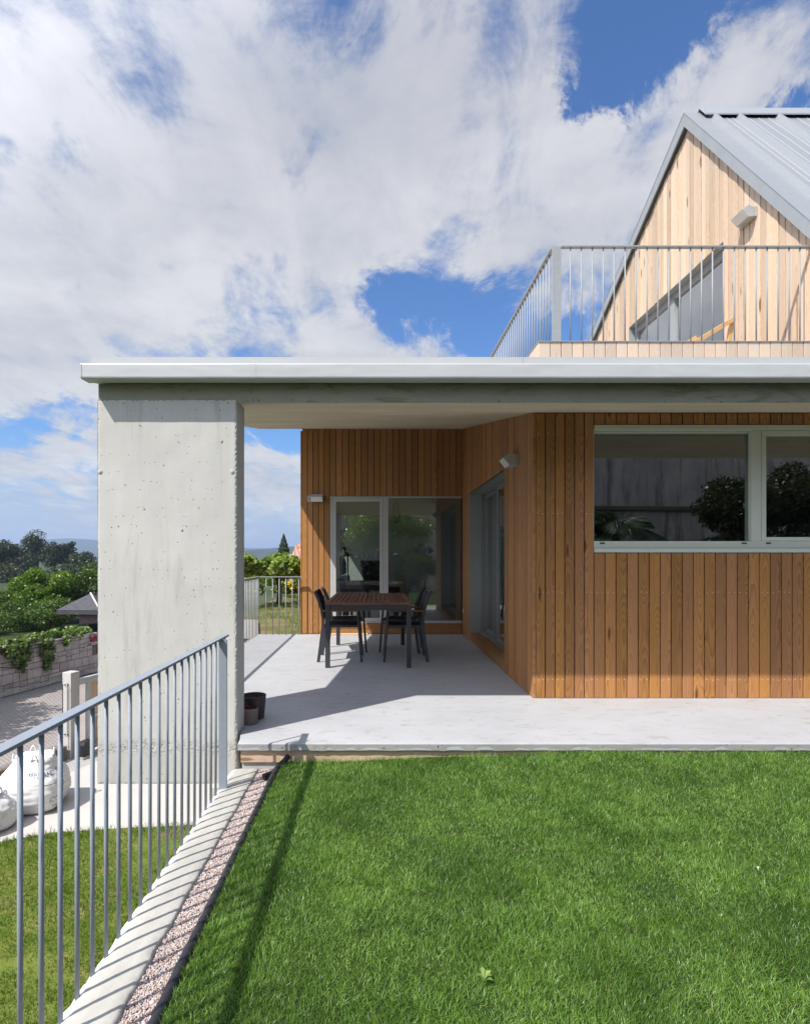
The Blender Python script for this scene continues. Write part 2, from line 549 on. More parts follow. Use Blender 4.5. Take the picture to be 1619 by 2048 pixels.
M['concrete'] = m_concrete('fair_faced_concrete', (0.46, 0.445, 0.415), 0.12, 1.0, (7, 7, 0.9))
M['pillar'] = m_concrete('pillar_concrete', (0.50, 0.485, 0.45), 0.11, 1.0, (7, 7, 0.9), seam=-0.06, bump=0.45, stain=((0.34, 0.32, 0.28), (5, 5, 0.6), 1.3, 0.52, 0.5))
M['concrete_beam'] = m_concrete('mossy_beam_concrete', (0.27, 0.265, 0.21), 0.14, 0.6, (1.0, 7, 9), stain=((0.14, 0.15, 0.06), (2.2, 8, 8), 1.6, 0.52, 0.7))
M['ceiling'] = m_concrete('board_marked_ceiling', (0.67, 0.585, 0.45), 0.16, 0.0, (1.0, 5, 5), boards=True)
M['slab'] = m_concrete('terrace_slab_concrete', (0.415, 0.42, 0.435), 0.09, 0.0, (2.0, 4.0, 4.0), 0.5, stain=((0.23, 0.185, 0.135), (3.5, 7.0, 3.0), 1.9, 0.545, 0.5), bump=0.12)
M['floorjoint'] = m_concrete('joint_filler', (0.27, 0.27, 0.27), 0.2, 0.0, (3, 3, 3))
M['slab_edge'] = m_concrete('rough_slab_edge', (0.34, 0.33, 0.31), 0.16, 1.0, (4, 4, 4), bump=0.8)
M['kerb'] = m_concrete('kerb_concrete', (0.42, 0.405, 0.365), 0.20, 0.35, (9, 1.0, 4), bump=0.75, stain=((0.20, 0.19, 0.16), (9, 2.5, 3), 1.5, 0.60, 0.5))
M['mortar'] = m_concrete('white_mortar', (0.60, 0.59, 0.58), 0.1, 0.2, (9, 9, 9), bump=0.9)
M['yard'] = m_concrete('yard_concrete', (0.48, 0.455, 0.42), 0.06, 0.0, (1.0, 1.0, 1.0), bump=0.1, stain=((0.22, 0.21, 0.19), (0.7, 0.9, 1), 0.9, 0.62, 0.35))
M['post'] = m_concrete('white_post_concrete', (0.47, 0.455, 0.43), 0.07, 0.2, (5, 5, 2), bump=0.2)
M['block'] = m_concrete('rough_block', (0.19, 0.165, 0.14), 0.25, 0.6, (5, 5, 5), bump=0.9)
M['oldwall'] = m_concrete('old_retaining_concrete', (0.60, 0.54, 0.50), 0.35, 0.3, (2.6, 2.6, 0.35), bump=0.5, stain=((0.15, 0.13, 0.125), (2.2, 2.2, 0.3), 1.2, 0.5, 0.75))
M['fascia'] = m_paint('coated_gutter_metal', (0.455, 0.465, 0.465), 0.42, 0.0, 0.5, 0.05, 2.2, wave=0.30)
M['flash'] = m_paint('roof_edge_metal', (0.41, 0.42, 0.415), 0.45, 0.0, 0.5, 0.03, 3.0, wave=0.10)
M['roofmetal'] = m_paint('standing_seam_metal', (0.285, 0.30, 0.31), 0.42, 0.2, 0.5, 0.05, 4.0, wave=0.05)
M['trim'] = m_paint('roof_trim_metal', (0.28, 0.30, 0.315), 0.42, 0.0, 0.5, 0.05, 4.0)
M['darkgap'] = m_paint('membrane_and_shade_black', (0.012, 0.012, 0.012), 0.9, 0, 0.1)
M['rail'] = m_paint('grey_railing_paint', (0.245, 0.275, 0.315), 0.5, 0.0, 0.35, 0.05, 30.0)
M['rail_light'] = m_paint('pale_railing_paint', (0.29, 0.305, 0.31), 0.5, 0.0, 0.35, 0.05, 30.0)
M['winframe'] = m_paint('sage_window_frame', (0.58, 0.605, 0.53), 0.4, 0.0, 0.5, 0.03)
M['doorframe'] = m_paint('grey_door_frame', (0.46, 0.445, 0.43), 0.4, 0.0, 0.5, 0.03)
M['lampgrey'] = m_paint('lamp_grey_metal', (0.40, 0.41, 0.40), 0.45, 0.0, 0.5, 0.05)
M['lens'] = m_paint('lamp_opal_lens', (0.66, 0.65, 0.62), 0.3, 0.0, 0.5, 0.03)
M['black'] = m_paint('black_plastic', (0.018, 0.018, 0.020), 0.4, 0.0, 0.5, 0.05)
M['frame'] = m_paint('anthracite_metal', (0.034, 0.038, 0.044), 0.4, 0.0, 0.5, 0.1)
M['textile'] = m_paint('black_mesh_textile', (0.022, 0.024, 0.030), 0.75, 0.0, 0.3, 0.2, 60)
M['glass'] = m_glass('window_glass')
M['glass_up'] = m_glass('upper_window_glass', (0.55, 0.60, 0.58), 6.0)
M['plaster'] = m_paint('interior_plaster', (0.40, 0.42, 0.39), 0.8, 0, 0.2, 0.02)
M['dark_dim_paint'] = m_paint('painted_dim_dark_finish', (0.045, 0.042, 0.04), 0.8, 0, 0.2, 0.05)  # near-black, paints in the front room's dimness; also the dark cabinet doors
M['floorwood'] = m_paint('interior_floor', (0.20, 0.13, 0.08), 0.4, 0, 0.4, 0.1)
M['potbrown'] = m_paint('brown_pot_glaze', (0.062, 0.040, 0.036), 0.5, 0, 0.4, 0.1, 20)
M['pottaupe'] = m_paint('taupe_pot_clay', (0.20, 0.155, 0.135), 0.7, 0, 0.3, 0.1, 20)
M['potred'] = m_paint('red_pot_inside', (0.12, 0.025, 0.022), 0.7, 0, 0.3, 0.1, 20)
M['bag'] = m_paint('white_woven_bag', (0.72, 0.71, 0.70), 0.65, 0, 0.3, 0.06, 14)
M['bagblue'] = m_paint('blue_print', (0.05, 0.10, 0.17), 0.7)
M['baggrey'] = m_paint('grey_print', (0.16, 0.16, 0.17), 0.7)
M['redcord'] = m_paint('red_seam', (0.30, 0.05, 0.06), 0.7)
M['slate'] = None
M['cream'] = m_paint('cream_panel', (0.55, 0.53, 0.50), 0.7)
M['screw'] = m_paint('steel_screw', (0.55, 0.55, 0.54), 0.4, 0.0)
M['galv'] = m_paint('galvanised_wire', (0.16, 0.20, 0.18), 0.5, 0.2)
M['gatealu'] = m_paint('gate_aluminium', (0.52, 0.53, 0.54), 0.35, 0.2)
M['pipe'] = m_paint('black_edging_plastic', (0.022, 0.024, 0.030), 0.45, 0, 0.5, 0.2, 40)
M['slideframe'] = m_paint('dark_grey_door_frame', (0.21, 0.215, 0.21), 0.4, 0.0, 0.5, 0.03)
M['sage_dark'] = m_paint('sage_reveal', (0.29, 0.315, 0.28), 0.5, 0.0, 0.4, 0.03)
M['purplewall'] = m_paint('purple_brown_render', (0.15, 0.09, 0.10), 0.8)
M['redpaint'] = m_paint('red_letter_box', (0.20, 0.025, 0.04), 0.5)
M['bark'] = m_ground('tree_bark', [(0.3, (0.05, 0.036, 0.026)), (0.7, (0.11, 0.085, 0.06))], 6.0, 6, 0.9)
M['granite'] = m_concrete('granite_post_stone', (0.22, 0.17, 0.13), 0.35, 0.5, (6, 6, 3), bump=0.9)

# ================================================================== SETTING
GZ = -2.9        # lower yard level
LZ = -0.12       # upper lawn level


def sheet(name, pts, z, mat, kind='structure', sub=0, amp=0.0, label=None):
    """Flat polygon sheet lying at height z."""
    b = MB()
    b.add([(p[0], p[1], z if len(p) < 3 else p[2]) for p in pts], [tuple(range(len(pts)))])
    o = b.build(name, mat)
    return tag(o, kind=kind)


def hump(x, y):
    return 0.018 * mn.noise((x * 1.3, y * 1.3, 0.3)) + 0.058 * max(0.0, min(1.0, (y - 2.6) / 1.1)) * max(0.0, min(1.0, (x + 0.2) / 1.6))


def grid_sheet(name, x0, x1, y0, y1, nx, ny, zf, mat, kind='structure'):
    xs = np.linspace(x0, x1, nx + 1); ys = np.linspace(y0, y1, ny + 1)
    v = [(x, y, zf(x, y)) for y in ys for x in xs]
    f = []
    for j in range(ny):
        for i in range(nx):
            a = j * (nx + 1) + i
            f.append((a, a + 1, a + nx + 2, a + nx + 1))
    b = MB(); b.add(v, f)
    o = b.build(name, mat, smooth=True, fix=False)
    return tag(o, kind=kind)


M['soil'] = m_ground('lawn_soil', [(0.3, (0.012, 0.022, 0.006)), (0.6, (0.030, 0.050, 0.012)), (0.8, (0.05, 0.055, 0.02))], 6.0)
M['turf'] = m_ground('lower_turf', [(0.30, (0.07, 0.105, 0.016)), (0.50, (0.13, 0.165, 0.028)), (0.62, (0.20, 0.185, 0.06)), (0.76, (0.28, 0.21, 0.14))], 1.6, 9, 0.9)
M['field'] = m_ground('field_earth', [(0.30, (0.07, 0.085, 0.022)), (0.48, (0.12, 0.12, 0.04)), (0.62, (0.21, 0.155, 0.10)), (0.8, (0.27, 0.20, 0.14))], 1.3, 9, 0.9)
M['far_ground'] = m_ground('valley_ground', [(0.35, (0.030, 0.045, 0.016)), (0.65, (0.07, 0.08, 0.035))], 0.05, 8, 0.3)
M['hill'] = m_ground('forested_hill', [(0.36, (0.016, 0.030, 0.014)), (0.60, (0.040, 0.058, 0.026)), (0.74, (0.14, 0.12, 0.09))], 0.012, 10, 0.2)
M['road'] = m_ground('pale_road', [(0.3, (0.25, 0.215, 0.20)), (0.7, (0.33, 0.29, 0.27))], 1.2, 9, 0.5)
M['gravel_bed'] = m_ground('gravel_bed', [(0.3, (0.18, 0.12, 0.10)), (0.7, (0.32, 0.25, 0.22))], 30.0, 4, 0.8)

b = MB()
b.add([(-8000, -6000, GZ - 0.06), (8000, -6000, GZ - 0.06), (8000, 9000, GZ - 0.06), (-8000, 9000, GZ - 0.06)], [(0, 1, 2, 3)])
tag(b.build('valley_ground', M['far_ground']), kind='structure')
sheet('yard_pavement', [(-7.2, 5.0), (-0.9, 5.0), (-0.9, 24.0), (-5.4, 24.0), (-5.4, 15.2), (-6.45, 12.0)], GZ, M['yard'])
sheet('road', [(-30, -10), (-7.6, 6.0), (-6.5, 11.6), (-5.2, 15.6), (-5.0, 34.0), (-9.0, 34.0), (-13.0, 8.0), (-30, 2)], GZ - 0.02, M['road'])
LAWN_EDGE = [(-8.5, 7.6), (-5.48, 8.31), (-4.92, 8.59), (-3.85, 8.74), (-2.81, 8.84), (-1.1, 9.0)]


def edge_y(x):
    for (xa, ya), (xb, yb) in zip(LAWN_EDGE, LAWN_EDGE[1:]):
        if xa <= x <= xb:
            return ya + (yb - ya) * (x - xa) / (xb - xa)
    return LAWN_EDGE[0][1] if x < LAWN_EDGE[0][0] else LAWN_EDGE[-1][1]


sheet('lower_lawn', [(-8.5, 1.0), (-1.1, 1.0)] + LAWN_EDGE[::-1], GZ + 0.02, M['turf'])
grid_sheet('upper_lawn', -0.645, 9.0, -4.3, 3.845, 90, 80, lambda x, y: LZ + hump(x, y), M['soil'])
# earth body under the upper garden and behind it
bb = MB()
bb.box(-0.80, 9.0, -4.3, 3.86, GZ, LZ - 0.12)
tag(bb.build('garden_terrain', M['soil']), kind='structure')
# field behind the house
grid_sheet('field_verge', -2.6, 30, 9.30, 12.5, 80, 12, lambda x, y: -0.14 + 0.05 * mn.noise((x * 0.9, y * 0.9, 1.0)) + 0.03 * mn.noise((x * 3, y * 3, 4.0)), M['field'])
grid_sheet('field', -3.4, 30, 12.5, 60, 84, 84, lambda x, y: -0.14 + 0.05 * mn.noise((x * 0.9, y * 0.9, 1.0)) + 0.03 * mn.noise((x * 3, y * 3, 4.0)), M['field'])
bb = MB(); bb.box(-3.4, 30, 12.9, 60, GZ, -0.30); bb.box(-1.9, 30, 9.32, 12.899, GZ, -0.30)
tag(bb.build('field_terrain', M['field']), kind='structure')
sheet('back_path', [(-3.35, 9.30), (-1.96, 9.30), (-2.55, 12.1), (-3.35, 12.3)], -0.075, M['yard'])


def ridge(name, pts, depth, mat, seed):
    """A range of hills: crest heights along x, falling away in front of and behind the crest."""
    n, rows = 150, 14
    xs = np.linspace(pts[0][0], pts[-1][0], n)
    hs = np.interp(xs, [p[0] for p in pts], [p[2] for p in pts])
    ys = np.interp(xs, [p[0] for p in pts], [p[1] for p in pts])
    v, f = [], []
    for j in range(rows):
        t = j / (rows - 1) * 2 - 1
        k = math.cos(t * math.pi / 2) ** 1.3
        for i in range(n):
            rough = mn.noise((xs[i] * 0.006 + seed, t * 2.0, seed)) + 0.5 * mn.noise((xs[i] * 0.02 + seed, t * 4.0, seed))
            v.append((xs[i], ys[i] + t * depth, GZ + (hs[i] - GZ) * k * (1 + 0.05 * rough * (0.25 + abs(t)))))
    for j in range(rows - 1):
        for i in range(n - 1):
            a = j * n + i
            f.append((a, a + 1, a + n + 1, a + n))
    b = MB(); b.add(v, f)
    return tag(b.build(name, mat, smooth=True), kind='structure')


ridge('mountain', [(-4200, 2900, 20), (-2600, 3000, 45), (-2000, 3000, 62), (-1850, 3000, 66), (-1720, 3000, 80), (-1610, 3000, 98), (-1560, 3000, 97), (-1440, 3000, 86), (-1250, 3000, 70), (-700, 3000, 48), (200, 3000, 30), (3000, 3000, 20)], 800, M['hill'], 2.0)
ridge('hills', [(-900, 1500, 2), (-560, 1500, 4), (-370, 1500, 12), (-340, 1500, 19), (-300, 1500, 22), (-262, 1500, 25), (-245, 1500, 29), (-222, 1500, 29), (-200, 1500, 26), (-160, 1500, 24), (0, 1500, 30), (600, 1500, 36), (2000, 1500, 20)], 300, M['hill'], 5.0)


# ================================================================== HOUSE
house = thing('house', 'larch clad house with grey metal gutter, concrete terrace and pitched metal roof', 'house', (0, 3.85, 0))
house_off = Vector((0, 3.85, 0))


def hpart(b, name, mats, parent=None, **kw):
    """A part of the house, modelled in world coordinates and hung under the house's origin."""
    o = b.build(name, mats, parent or house, **kw)
    if parent is None:
        o.location = -house_off
    return o


def plank_run(b, u0, u1, pitch, segs, place, gap=0.0045, thick=0.022, mat=0, seed=0, jit=0.0):
    """Vertical planks from u0 to u1. segs(u)->list of ((zb0,zt0),(zb1,zt1)) giving bottom/top at the plank's two edges.
    place(u,d,z) maps across/out/up to the world; d=0 is the outer face."""
    rnd = random.Random(seed)
    n = max(1, round((u1 - u0) / pitch))
    p = (u1 - u0) / n
    for i in range(n):
        a = u0 + i * p + gap / 2; c = u0 + (i + 1) * p - gap / 2
        r = rnd.random(); off = rnd.random() * 9
        dj = rnd.uniform(-jit, jit)
        for (l0, l1), (r0, r1) in segs((a + c) / 2, a, c):
            mid = (a + c) / 2
            def G(q, mid=mid, r=r, off=off):
                return (q.x - mid, r, q.z + off)
            ch = 0.0022
            prof = [(a, thick), (a, ch), (a + ch, 0.0), (c - ch, 0.0), (c, ch), (c, thick)]
            bot = [(u, d + dj, l0 + (r0 - l0) * (u - a) / (c - a)) for u, d in prof]
            top = [(u, d + dj, l1 + (r1 - l1) * (u - a) / (c - a)) for u, d in prof]
            base = len(b.v)
            for q in bot + top:
                b.v.append(tuple(place(*q))); b.g.append(G(Vector(q)))
            k = len(prof)
            for j in range(k):
                j2 = (j + 1) % k
                b.f.append([base + j, base + j2, base + k + j2, base + k + j]); b.m.append(mat)
            b.f.append([base + j for j in range(k)][::-1]); b.m.append(mat)
            b.f.append([base + k + j for j in range(k)]); b.m.append(mat)
    return p


def screws(b, us, zs, place, mat, r=0.0044, skip=0.08, seed=1):
    rnd = random.Random(seed)
    for u in us:
        for z in zs:
            if rnd.random() < skip:
                continue
            du, dz = rnd.uniform(-.004, .004), rnd.uniform(-.004, .004)
            pts = []
            for k in range(6):
                t = k * math.pi / 3
                pts.append(place(u + du + r * math.cos(t), -0.0008, z + dz + r * math.sin(t)))
            base = len(b.v)
            for q in pts:
                b.v.append(tuple(q)); b.g.append((0, 0.5, 0))
            b.f.append([base + k for k in range(6)]); b.m.append(mat)


# --- terrace slab
b = MB()
pts = [(-0.945, 3.845), (9.0, 3.845), (9.0, 9.29), (-1.97, 9.29), (-1.97, 4.228), (-0.989, 4.228), (-0.989, 4.10), (-0.955, 3.95)]
b.prism(pts, -0.052, 0.0, 'z')
slab_o = hpart(b, 'terrace_slab', M['slab'], bevel=0.007)
b = MB()
b.box(-0.93, 9.0, 5.136, 5.1385, -0.004, 0.0006)
b.build('floor_joint', M['floorjoint'], slab_o)
b = MB()
# a rough-cast lip just under the slab's arris
n = 160
rnd = random.Random(3)
front, back = [], []
for i in range(n + 1):
    x = -0.948 + (9.948) * (i / n) ** 1.5
    front.append((x, rnd))
top, bot, inn = [], [], []
for x, _ in front:
    j = 0.004 * mn.noise((x * 9, 1, 2)) + 0.003 * mn.noise((x * 31, 1, 5))
    top.append((x, 3.8425 + j * 0.4, -0.009)); bot.append((x, 3.846 + j, -0.050 - 0.004 * mn.noise((x * 17, 3, 3)))); inn.append((x, 3.875, -0.054))
k = len(top)
b.add(top + bot + inn, [(i, i + 1, k + i + 1, k + i) for i in range(k - 1)] + [(k + i, k + i + 1, 2 * k + i + 1, 2 * k + i) for i in range(k - 1)])
hpart(b, 'slab_lip', M['slab_edge'], smooth=False)
b = MB()
b.box(-1.955, 9.0, 4.24, 9.27, -0.33, -0.056)
hpart(b, 'slab_base', M['concrete'])
b = MB()
b.box(-0.93, 9.0, 3.868, 3.905, -0.137, -0.055, g=lambda q: (q.z + 0.1, 0.37, q.x))
hpart(b, 'edge_board', M['pine'], bevel=0.002)
b = MB()
b.box(-0.925, 9.0, 3.885, 4.2, -0.5, -0.139)
b.box(-1.16, -0.93, 3.93, 4.24, GZ, -0.333)
hpart(b, 'foundation', M['concrete'])

# --- concrete pillar wall with ragged arrises
b = MB()
X0, X1, Y0, Y1, Z0, Z1 = -1.96, -0.991, 4.0, 4.226, -0.335, 2.346


def rough_face(nx, nz, P, amp, edge, sub=1.0):
    v = []
    for j in range(nz + 1):
        for i in range(nx + 1):
            s, t = i / nx, j / nz
            p, nrm, e = P(s, t)
            k = 0.0015 * mn.noise(tuple(p * 7)) + amp * max(0.0, e) * (0.4 + 0.9 * abs(mn.noise(tuple(p * 48))) + 0.7 * mn.noise(tuple(p * 110)))
            v.append(p - nrm * k)
    f = [(j * (nx + 1) + i, j * (nx + 1) + i + 1, (j + 1) * (nx + 1) + i + 1, (j + 1) * (nx + 1) + i) for j in range(nz) for i in range(nx)]
    b.add(v, f)


def band(z):
    return math.exp(-((z + 0.085 + 0.025 * math.sin(z)) / 0.035) ** 2)


def PF(s, t):
    # nodes concentrate towards the right-hand arris
    s2 = 1 - (1 - s) ** 1.6
    x = X0 + (X1 - X0) * s2; z = Z0 + (Z1 - Z0) * t
    e = max(math.exp(-((X1 - x) / 0.010) ** 2), 0.35 * math.exp(-((x - X0) / 0.006) ** 2), 0.6 * math.exp(-((Z1 - z) / 0.01) ** 2), 0.7 * math.exp(-((z - Z0) / 0.01) ** 2))
    hc = band(z) * max(0.0, mn.noise((x * 5, z * 12, 2.0)) + 0.35) * 1.1
    return Vector((x, Y0, z)), Vector((0, -1, 0)), max(e, hc)


rough_face(90, 220, PF, 0.008, 1)
rough_face(14, 220, lambda s, t: (Vector((X1, Y0 + (Y1 - Y0) * s, Z0 + (Z1 - Z0) * t)), Vector((1, 0, 0)), math.exp(-((s) / 0.06) ** 2) + 0.6 * math.exp(-((1 - s) / 0.06) ** 2) + 1.3 * math.exp(-((Z0 + (Z1 - Z0) * t - 0.02) / 0.10) ** 2) * max(0, 0.2 + mn.noise((s * 3, t * 40, 7)))), 0.009, 1)
b.add([(X0, Y0, Z0), (X0, Y1, Z0), (X0, Y1, Z1), (X0, Y0, Z1)], [(0, 1, 2, 3)])
b.add([(X0, Y1, Z0), (X1, Y1, Z0), (X1, Y1, Z1), (X0, Y1, Z1)], [(0, 1, 2, 3)])
b.add([(X0, Y0 + .004, Z0), (X1, Y0 + .004, Z0), (X1, Y1, Z0), (X0, Y1, Z0)], [(0, 1, 2, 3)])
b.add([(X0, Y0 + .004, Z1), (X1, Y0 + .004, Z1), (X1, Y1, Z1), (X0, Y1, Z1)], [(0, 1, 2, 3)])
pillar = hpart(b, 'concrete_pillar', M['pillar'])
for px, pz in ((-1.943, 1.845), (-1.022, 1.845)):
    b = MB()
    b.lathe([(0.0, 0.007), (0.008, 0.007), (0.012, 0.003), (0.017, 0.002), (0.017, -0.004)], n=14, M=Matrix.Translation((px, 4.0, pz)) @ Matrix.Rotation(R(90), 4, 'X'))
    t = b.build('tie_plug', M['concrete'], pillar)

# --- roof slab, its metal edge and the gutter
SL = 0.19
b = MB()
def roofline(y, z0):
    return z0 + SL * (y - 4.003)
b.prism([(4.003, 2.326), (4.003, 2.459), (9.42, 2.459 + SL * 5.417), (9.42, 2.326 + SL * 5.417)], -1.955, 1.46, 'x')
b.prism([(4.003, 2.326), (4.003, 2.459), (5.30, 2.459 + SL * 1.297), (5.30, 2.326 + SL * 1.297)], 1.4601, 9.0, 'x')
slab = hpart(b, 'roof_slab', [M['ceiling'], M['concrete_beam']])
me = slab.data
for p in me.polygons:
    if p.normal.y < -0.9 or p.normal.z > 0.5 or abs(p.normal.x) > 0.9:
        p.material_index = 1
b = MB()
b.prism([(3.975, 2.462), (3.975, 2.637), (9.47, 2.637 + SL * 5.495), (9.47, 2.462 + SL * 5.495)], -1.994, 1.405, 'x')
b.prism([(3.975, 2.462), (3.975, 2.637), (5.055, 2.637 + SL * 1.08), (5.055, 2.462 + SL * 1.08)], 1.4051, 9.0, 'x')
b.prism([(3.9735, 2.47), (3.9735, 2.6385), (4.4, 2.6385 + SL * 0.425), (4.4, 2.47 + SL * 0.425)], 0.996, 1.000, 'x', mat=1)
hpart(b, 'roof_edge', [M['flash'], M['trim']])
b = MB()
# folded gutter: front face with slightly rolled arrises and end plate
prof = [(3.972, 2.455), (3.868, 2.452), (3.858, 2.456), (3.855, 2.464), (3.855, 2.545), (3.858, 2.553), (3.866, 2.556), (3.95, 2.556), (3.972, 2.556)]
b.prism(prof, -1.996, 9.0, 'x')
b.prism([(q[0] - (0.002 if q[0] < 3.9 else 0), q[1] + (0.0015 if q[1] > 2.5 else -0.0015)) for q in prof], -2.003, -1.9961, 'x', mat=1)
for xj in (1.872, -0.86, 4.6):
    b.prism([(q[0] - (0.0012 if q[0] < 3.9 else 0), q[1] + (0.001 if q[1] > 2.5 else -0.001)) for q in prof], xj, xj + 0.035, 'x')
gut = hpart(b, 'gutter', [M['fascia'], M['flash']])

# --- front wall: planks left of and around the window
WALL_Y = 5.066
CEIL_F = 2.521
b = MB()
fw = lambda u, d, z: (u, WALL_Y + d, z)
plank_run(b, 1.386, 1.902, 0.0866, lambda m, a, c: [((0.004, CEIL_F), (0.004, CEIL_F))], fw, seed=4, jit=0.0018, gap=0.0085)
WX0, WX1, WZ0, WZ1 = 1.902, 5.6, 1.288, 2.418
plank_run(b, WX0, 5.6, 0.0967, lambda m, a, c: [((0.004, WZ0 - 0.004), (0.004, WZ0 - 0.004)), ((WZ1 + 0.004, CEIL_F), (WZ1 + 0.004, CEIL_F))], fw, seed=5, jit=0.0018, gap=0.0085)
us1 = [1.386 + 0.086 * (i // 2) + (0.022 if i % 2 == 0 else 0.064) for i in range(12)]
us2 = [WX0 + 0.0973 * (i // 2) + (0.024 if i % 2 == 0 else 0.073) for i in range(44)]
screws(b, us1, (0.165, 0.938, 1.635, 2.335), fw, 1, seed=2)
screws(b, us2, (0.165, 0.938), fw, 1, seed=3)
screws(b, us2, (2.485,), fw, 1, seed=6)
b.box(1.388, WX0, WALL_Y + 0.03, WALL_Y + 0.20, 0.0, 2.55, mat=2)
b.box(WX0, 5.6, WALL_Y + 0.03, WALL_Y + 0.20, 0.0, WZ0 - 0.01, mat=2)
b.box(WX0, 5.6, WALL_Y + 0.03, WALL_Y + 0.20, WZ1 + 0.01, 2.55, mat=2)
hpart(b, 'front_cladding', [M['larch'], M['screw'], M['darkgap']])

# --- long window in the front wall
win = thing('window', None, None); win.parent = house; win.location = -house_off
b = MB()
fy0, fy1 = WALL_Y - 0.008, WALL_Y + 0.16
b.box(WX0, 5.6, fy0, fy1, 2.372, 2.416)              # head reveal
b.box(WX0, 5.6, fy0 - 0.006, fy1, 1.290, 1.327)      # sill tray
b.build('sill', M['winframe'], win, bevel=0.002)
b = MB()
gy = WALL_Y + 0.055
b.box(WX0 + 0.001, 5.6, gy - 0.045, gy + 0.05, 1.330, 1.390)   # bottom rail
b.box(WX0 + 0.001, WX0 + 0.008, gy - 0.03, gy + 0.05, 1.391, 2.370)
b.box(3.298, 3.386, gy - 0.045, gy + 0.05, 1.391, 2.370)       # mullion
b.box(WX0 + 0.009, 3.297, gy - 0.02, gy + 0.05, 2.352, 2.370)
b.build('frame', M['winframe'], win, bevel=0.002)
b = MB()
sx0, sx1, sz0, sz1 = 3.388, 4.55, 1.392, 2.369
b.box(sx0, sx0 + 0.037, gy - 0.052, gy + 0.03, sz0, sz1); b.box(sx1 - 0.037, sx1, gy - 0.052, gy + 0.03, sz0, sz1)
b.box(sx0 + 0.037, sx1 - 0.037, gy - 0.052, gy + 0.03, sz0, sz0 + 0.034); b.box(sx0 + 0.037, sx1 - 0.037, gy - 0.052, gy + 0.03, sz1 - 0.042, sz1)
b.build('sash', M['winframe'], win, bevel=0.003)
b = MB(); b.box(WX0 + 0.005, 3.30, gy, gy + 0.004, 1.388, 2.36); b.build('pane', M['glass'], win)
b = MB(); b.box(sx0 + 0.03, sx1 - 0.03, gy - 0.01, gy - 0.006, sz0 + 0.03, sz1 - 0.035); b.build('pane', M['glass'], win)
for x in (1.955, 3.210, 3.425, 4.5):
    b = MB(); b.box(x, x + 0.044, gy - 0.049, gy - 0.04, 1.366, 1.378); b.build('drain_cap', M['black'], win)

# --- side wall (runs into depth) with the sliding door
SX = 1.360
b = MB()
sw = lambda u, d, z: (SX + d, u, z)
DY0, DY1, DZ0, DZ1 = 6.215, 8.625, 0.108, 2.205
def ceil_at(y):
    return 2.326 + SL * (y - 4.003) - 0.002
def segs_side(m, a, c):
    out = []
    if DY0 < m < DY1:
        out.append(((DZ1, ceil_at(a)), (DZ1, ceil_at(c))))
    else:
        out.append(((0.004, ceil_at(a)), (0.004, ceil_at(c))))
    return out
plank_run(b, WALL_Y, DY0, 0.0885, segs_side, sw, seed=14, thick=0.025, jit=0.003, gap=0.009)
plank_run(b, DY0, DY1, 0.0892, segs_side, sw, seed=15, thick=0.025, jit=0.003, gap=0.009)
plank_run(b, DY1, 9.31, 0.0856, segs_side, sw, seed=16, thick=0.025, jit=0.003, gap=0.009)
b.box(SX + 0.03, SX + 0.17, WALL_Y + 0.202, DY0 - 0.004, 0, 2.52, mat=1)
b.prism([(DY0 - 0.003, DZ1 + 0.006), (DY0 - 0.003, ceil_at(DY0)), (DY1, ceil_at(DY1)), (DY1, DZ1 + 0.006)], SX + 0.03, SX + 0.17, 'x', mat=1)
b.prism([(DY1 + 0.004, 0), (DY1 + 0.004, ceil_at(DY1)), (9.31, ceil_at(9.31)), (9.31, 0)], SX + 0.03, SX + 0.17, 'x', mat=1)
hpart(b, 'side_cladding', [M['larch_deep'], M['darkgap']])
sd = thing('sliding_door', None, None); sd.parent = house; sd.location = -house_off
b = MB()
b.box(SX + 0.003, SX + 0.30, DY1 - 0.004, DY1 + 0.003, DZ0 - 0.1, DZ1)       # far reveal lining
b.box(SX + 0.003, SX + 0.30, DY0, DY1 - 0.005, DZ1, DZ1 + 0.004)
b.box(SX + 0.003, SX + 0.30, DY0 - 0.003, DY0 + 0.004, DZ0, DZ1 - 0.001)
b.build('reveal', M['sage_dark'], sd)
b = MB()
b.box(SX + 0.004, SX + 0.165, DY0 + 0.005, DY1 - 0.005, 0.055, DZ0, g=lambda q: (q.x - 1.44, 0.3, q.y))
b.box(SX + 0.010, SX + 0.165, DY0 + 0.005, DY1 - 0.005, 0.003, 0.053, g=lambda q: (q.z - 0.02, 0.83, q.y))
b.build('threshold', M['larch_deep'], sd, bevel=0.002)
FX = SX + 0.170
def leaf_frame(x, ya, yb, w, z0, z1, parent, mat, name='leaf'):
    q = MB()
    q.box(x, x + 0.045, ya, ya + w, z0, z1); q.box(x, x + 0.045, yb - w, yb, z0, z1)
    q.box(x + 0.0005, x + 0.0445, ya + w, yb - w, z0, z0 + w * 1.15); q.box(x + 0.0005, x + 0.0445, ya + w, yb - w, z1 - w, z1)
    f = q.build(name, mat, parent, bevel=0.003)
    q = MB(); q.box(x + 0.018, x + 0.023, ya + w - 0.006, yb - w + 0.006, z0 + w, z1 - w + 0.006)
    q.build('pane', M['glass'], f)
    return f
b = MB()
b.box(FX, FX + 0.13, DY0 + 0.005, DY1 - 0.005, DZ0 - 0.02, DZ0 + 0.022); b.box(FX, FX + 0.13, DY0 + 0.005, DY1 - 0.005, DZ1 - 0.03, DZ1 - 0.001)
b.box(FX, FX + 0.13, DY1 - 0.04, DY1 - 0.006, DZ0 + 0.022, DZ1 - 0.03)
b.build('frame', M['slideframe'], sd, bevel=0.003)
